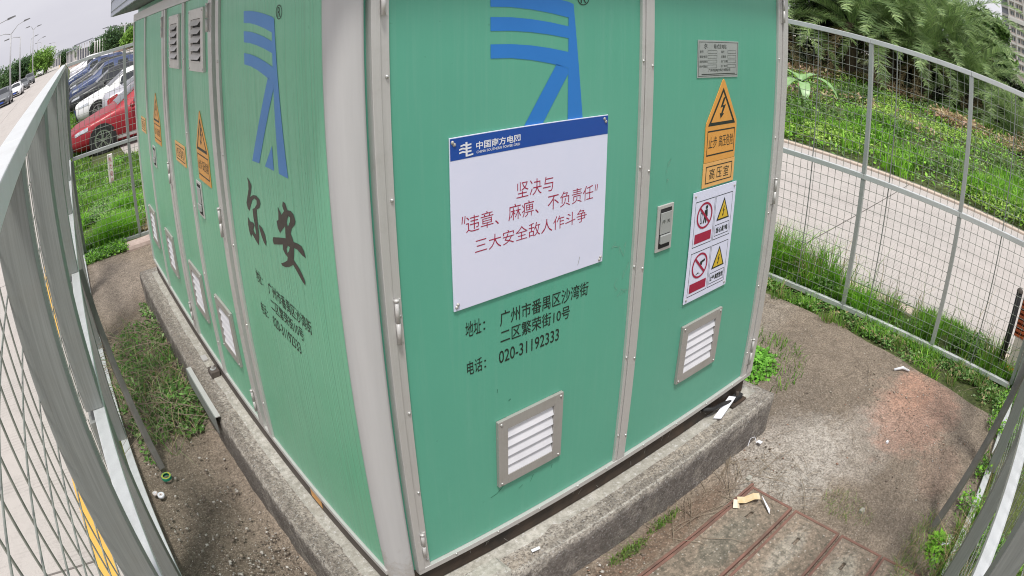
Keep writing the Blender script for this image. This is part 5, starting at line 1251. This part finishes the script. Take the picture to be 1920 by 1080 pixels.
solo('foam_strip', MB().hexa([(1.775, -.035, PZ + .012), (1.80, -.07, PZ + .012), (1.985, -.035, PZ + .045), (1.965, -.0, PZ + .045), (1.775, -.035, PZ + .018), (1.80, -.07, PZ + .018), (1.985, -.035, PZ + .052), (1.965, -.0, PZ + .052)]),
     M['foam'], 'white foam strip lying on the right end of the plinth', 'foam strip', (1.88, -.03, PZ))
solo('paper_scrap', MB().hexa([(.43, -.112, PZ + .012), (.47, -.118, PZ + .012), (.476, -.104, PZ + .012), (.436, -.098, PZ + .012), (.43, -.112, PZ + .015), (.47, -.118, PZ + .015), (.476, -.104, PZ + .015), (.436, -.098, PZ + .015)]), M['foam'], 'white paper scrap on the front edge of the plinth', 'paper scrap', (.45, -.11, PZ))
solo('broken_stone', rough_box(.10, .30, -.17, -.03, PZ - .005, PZ + .05, .03, .014, 9, .02), M['plinth_clean'], 'broken mortar lump at the front corner of the plinth', 'stone', (.2, -.1, PZ))
# plastic tape strip on the first cover
ot = MB(); pts = [(1.535, -.445, .03), (1.56, -.42, .045), (1.60, -.445, .032), (1.64, -.475, .05), (1.66, -.50, .05)]
for i in range(len(pts) - 1):
    a, b_ = pts[i], pts[i + 1]; w = .018
    ot.add([(a[0] - w, a[1] - w, G + a[2]), (a[0] + w, a[1] + w, G + a[2]), (b_[0] + w, b_[1] + w, G + b_[2]), (b_[0] - w, b_[1] - w, G + b_[2])], [(0, 1, 2, 3)])
t = thing('barrier_tape', 'crumpled orange and white plastic tape scrap on the first trench cover', 'tape scrap', (1.6, -.46, G))
part('orange_strip', ot, simple('orange_plastic_film', (.72, .50, .24), (.74, .64, .46), 14, .4), t)
part('white_strip', MB().add([(1.655, -.525, G + .05), (1.675, -.505, G + .05), (1.630, -.600, G + .03), (1.600, -.615, G + .03)], [(0, 1, 2, 3)]), M['foam'], t)
part('pale_strip', MB().add([(1.51, -.43, G + .028), (1.53, -.46, G + .028), (1.565, -.425, G + .045), (1.55, -.40, G + .045)], [(0, 1, 2, 3)]), simple('pale_plastic_film', (.75, .66, .5), (.8, .7, .6), 14, .4), t)
t = thing('wire_tag', 'bent wire hook with a small white tag at the foot of the plinth', 'wire hook', (2.08, -.19, G))
part('wire', MB().tube([(2.02, -.17, G + .01), (2.05, -.16, G + .045), (2.075, -.175, G + .05), (2.07, -.2, G + .02)], .002, 5), M['foam'], t); part('tag', MB().box(2.085, -.0 - .215 + 2 * 0, -.215, -.19, G + .02, G + .024) if False else MB().box(2.075, 2.10, -.225, -.195, G + .022, G + .026), M['foam'], t)
solo('bone_like_stick', MB().tube([(3.58, -.58, G + .015), (3.64, -.64, G + .03), (3.66, -.70, G + .018)], [.010, .012, .008], 7), M['foam'], 'white peeled stick lying before the red soil patch', 'stick', (3.62, -.64, G), smooth=True)
mb = MB()
for i in range(14):
    p = Vector((2.04 + random.uniform(-.03, .03), -1.70 + random.uniform(-.03, .03), G + .03 + random.uniform(0, .05)))
    q = [p + Vector((random.uniform(-.025, .025), random.uniform(-.025, .025), random.uniform(-.02, .02))) for _ in range(3)]; mb.add([p] + q, [(0, 1, 2), (0, 2, 3)])
m = mb.mesh('crumpled_paper'); o = put('crumpled_paper', m, M['foam']); tag(o, 'crumpled white paper in the weeds by the near fence', 'paper')
def bit(x, y, s, mt, label, zz=G, name='stone'):
    solo(name, rough_box(x - s, x + s, y - s * .7, y + s * .7, zz, zz + s * .9, s, s * .2, x * 7, s * .3), mt, label, 'stone', (x, y, zz))
bit(1.785, -.345, .03, M['plinth_clean'], 'pale stone beside the first trench cover corner'); bit(.70, -.27, .018, M['foam'], 'white pebble before the front plinth'); bit(.55, -.20, .028, M['plinth_clean'], 'white lime lump at the foot of the front plinth')
bit(2.7, -.9, .016, M['foam'], 'white pebble on the edge of the red soil'); bit(1.99, -1.05, .03, M['plinth_clean'], 'broken mortar piece beside the third trench cover'); bit(-.62, .62, .02, M['plinth_clean'], 'pale stone on the dark gravel')
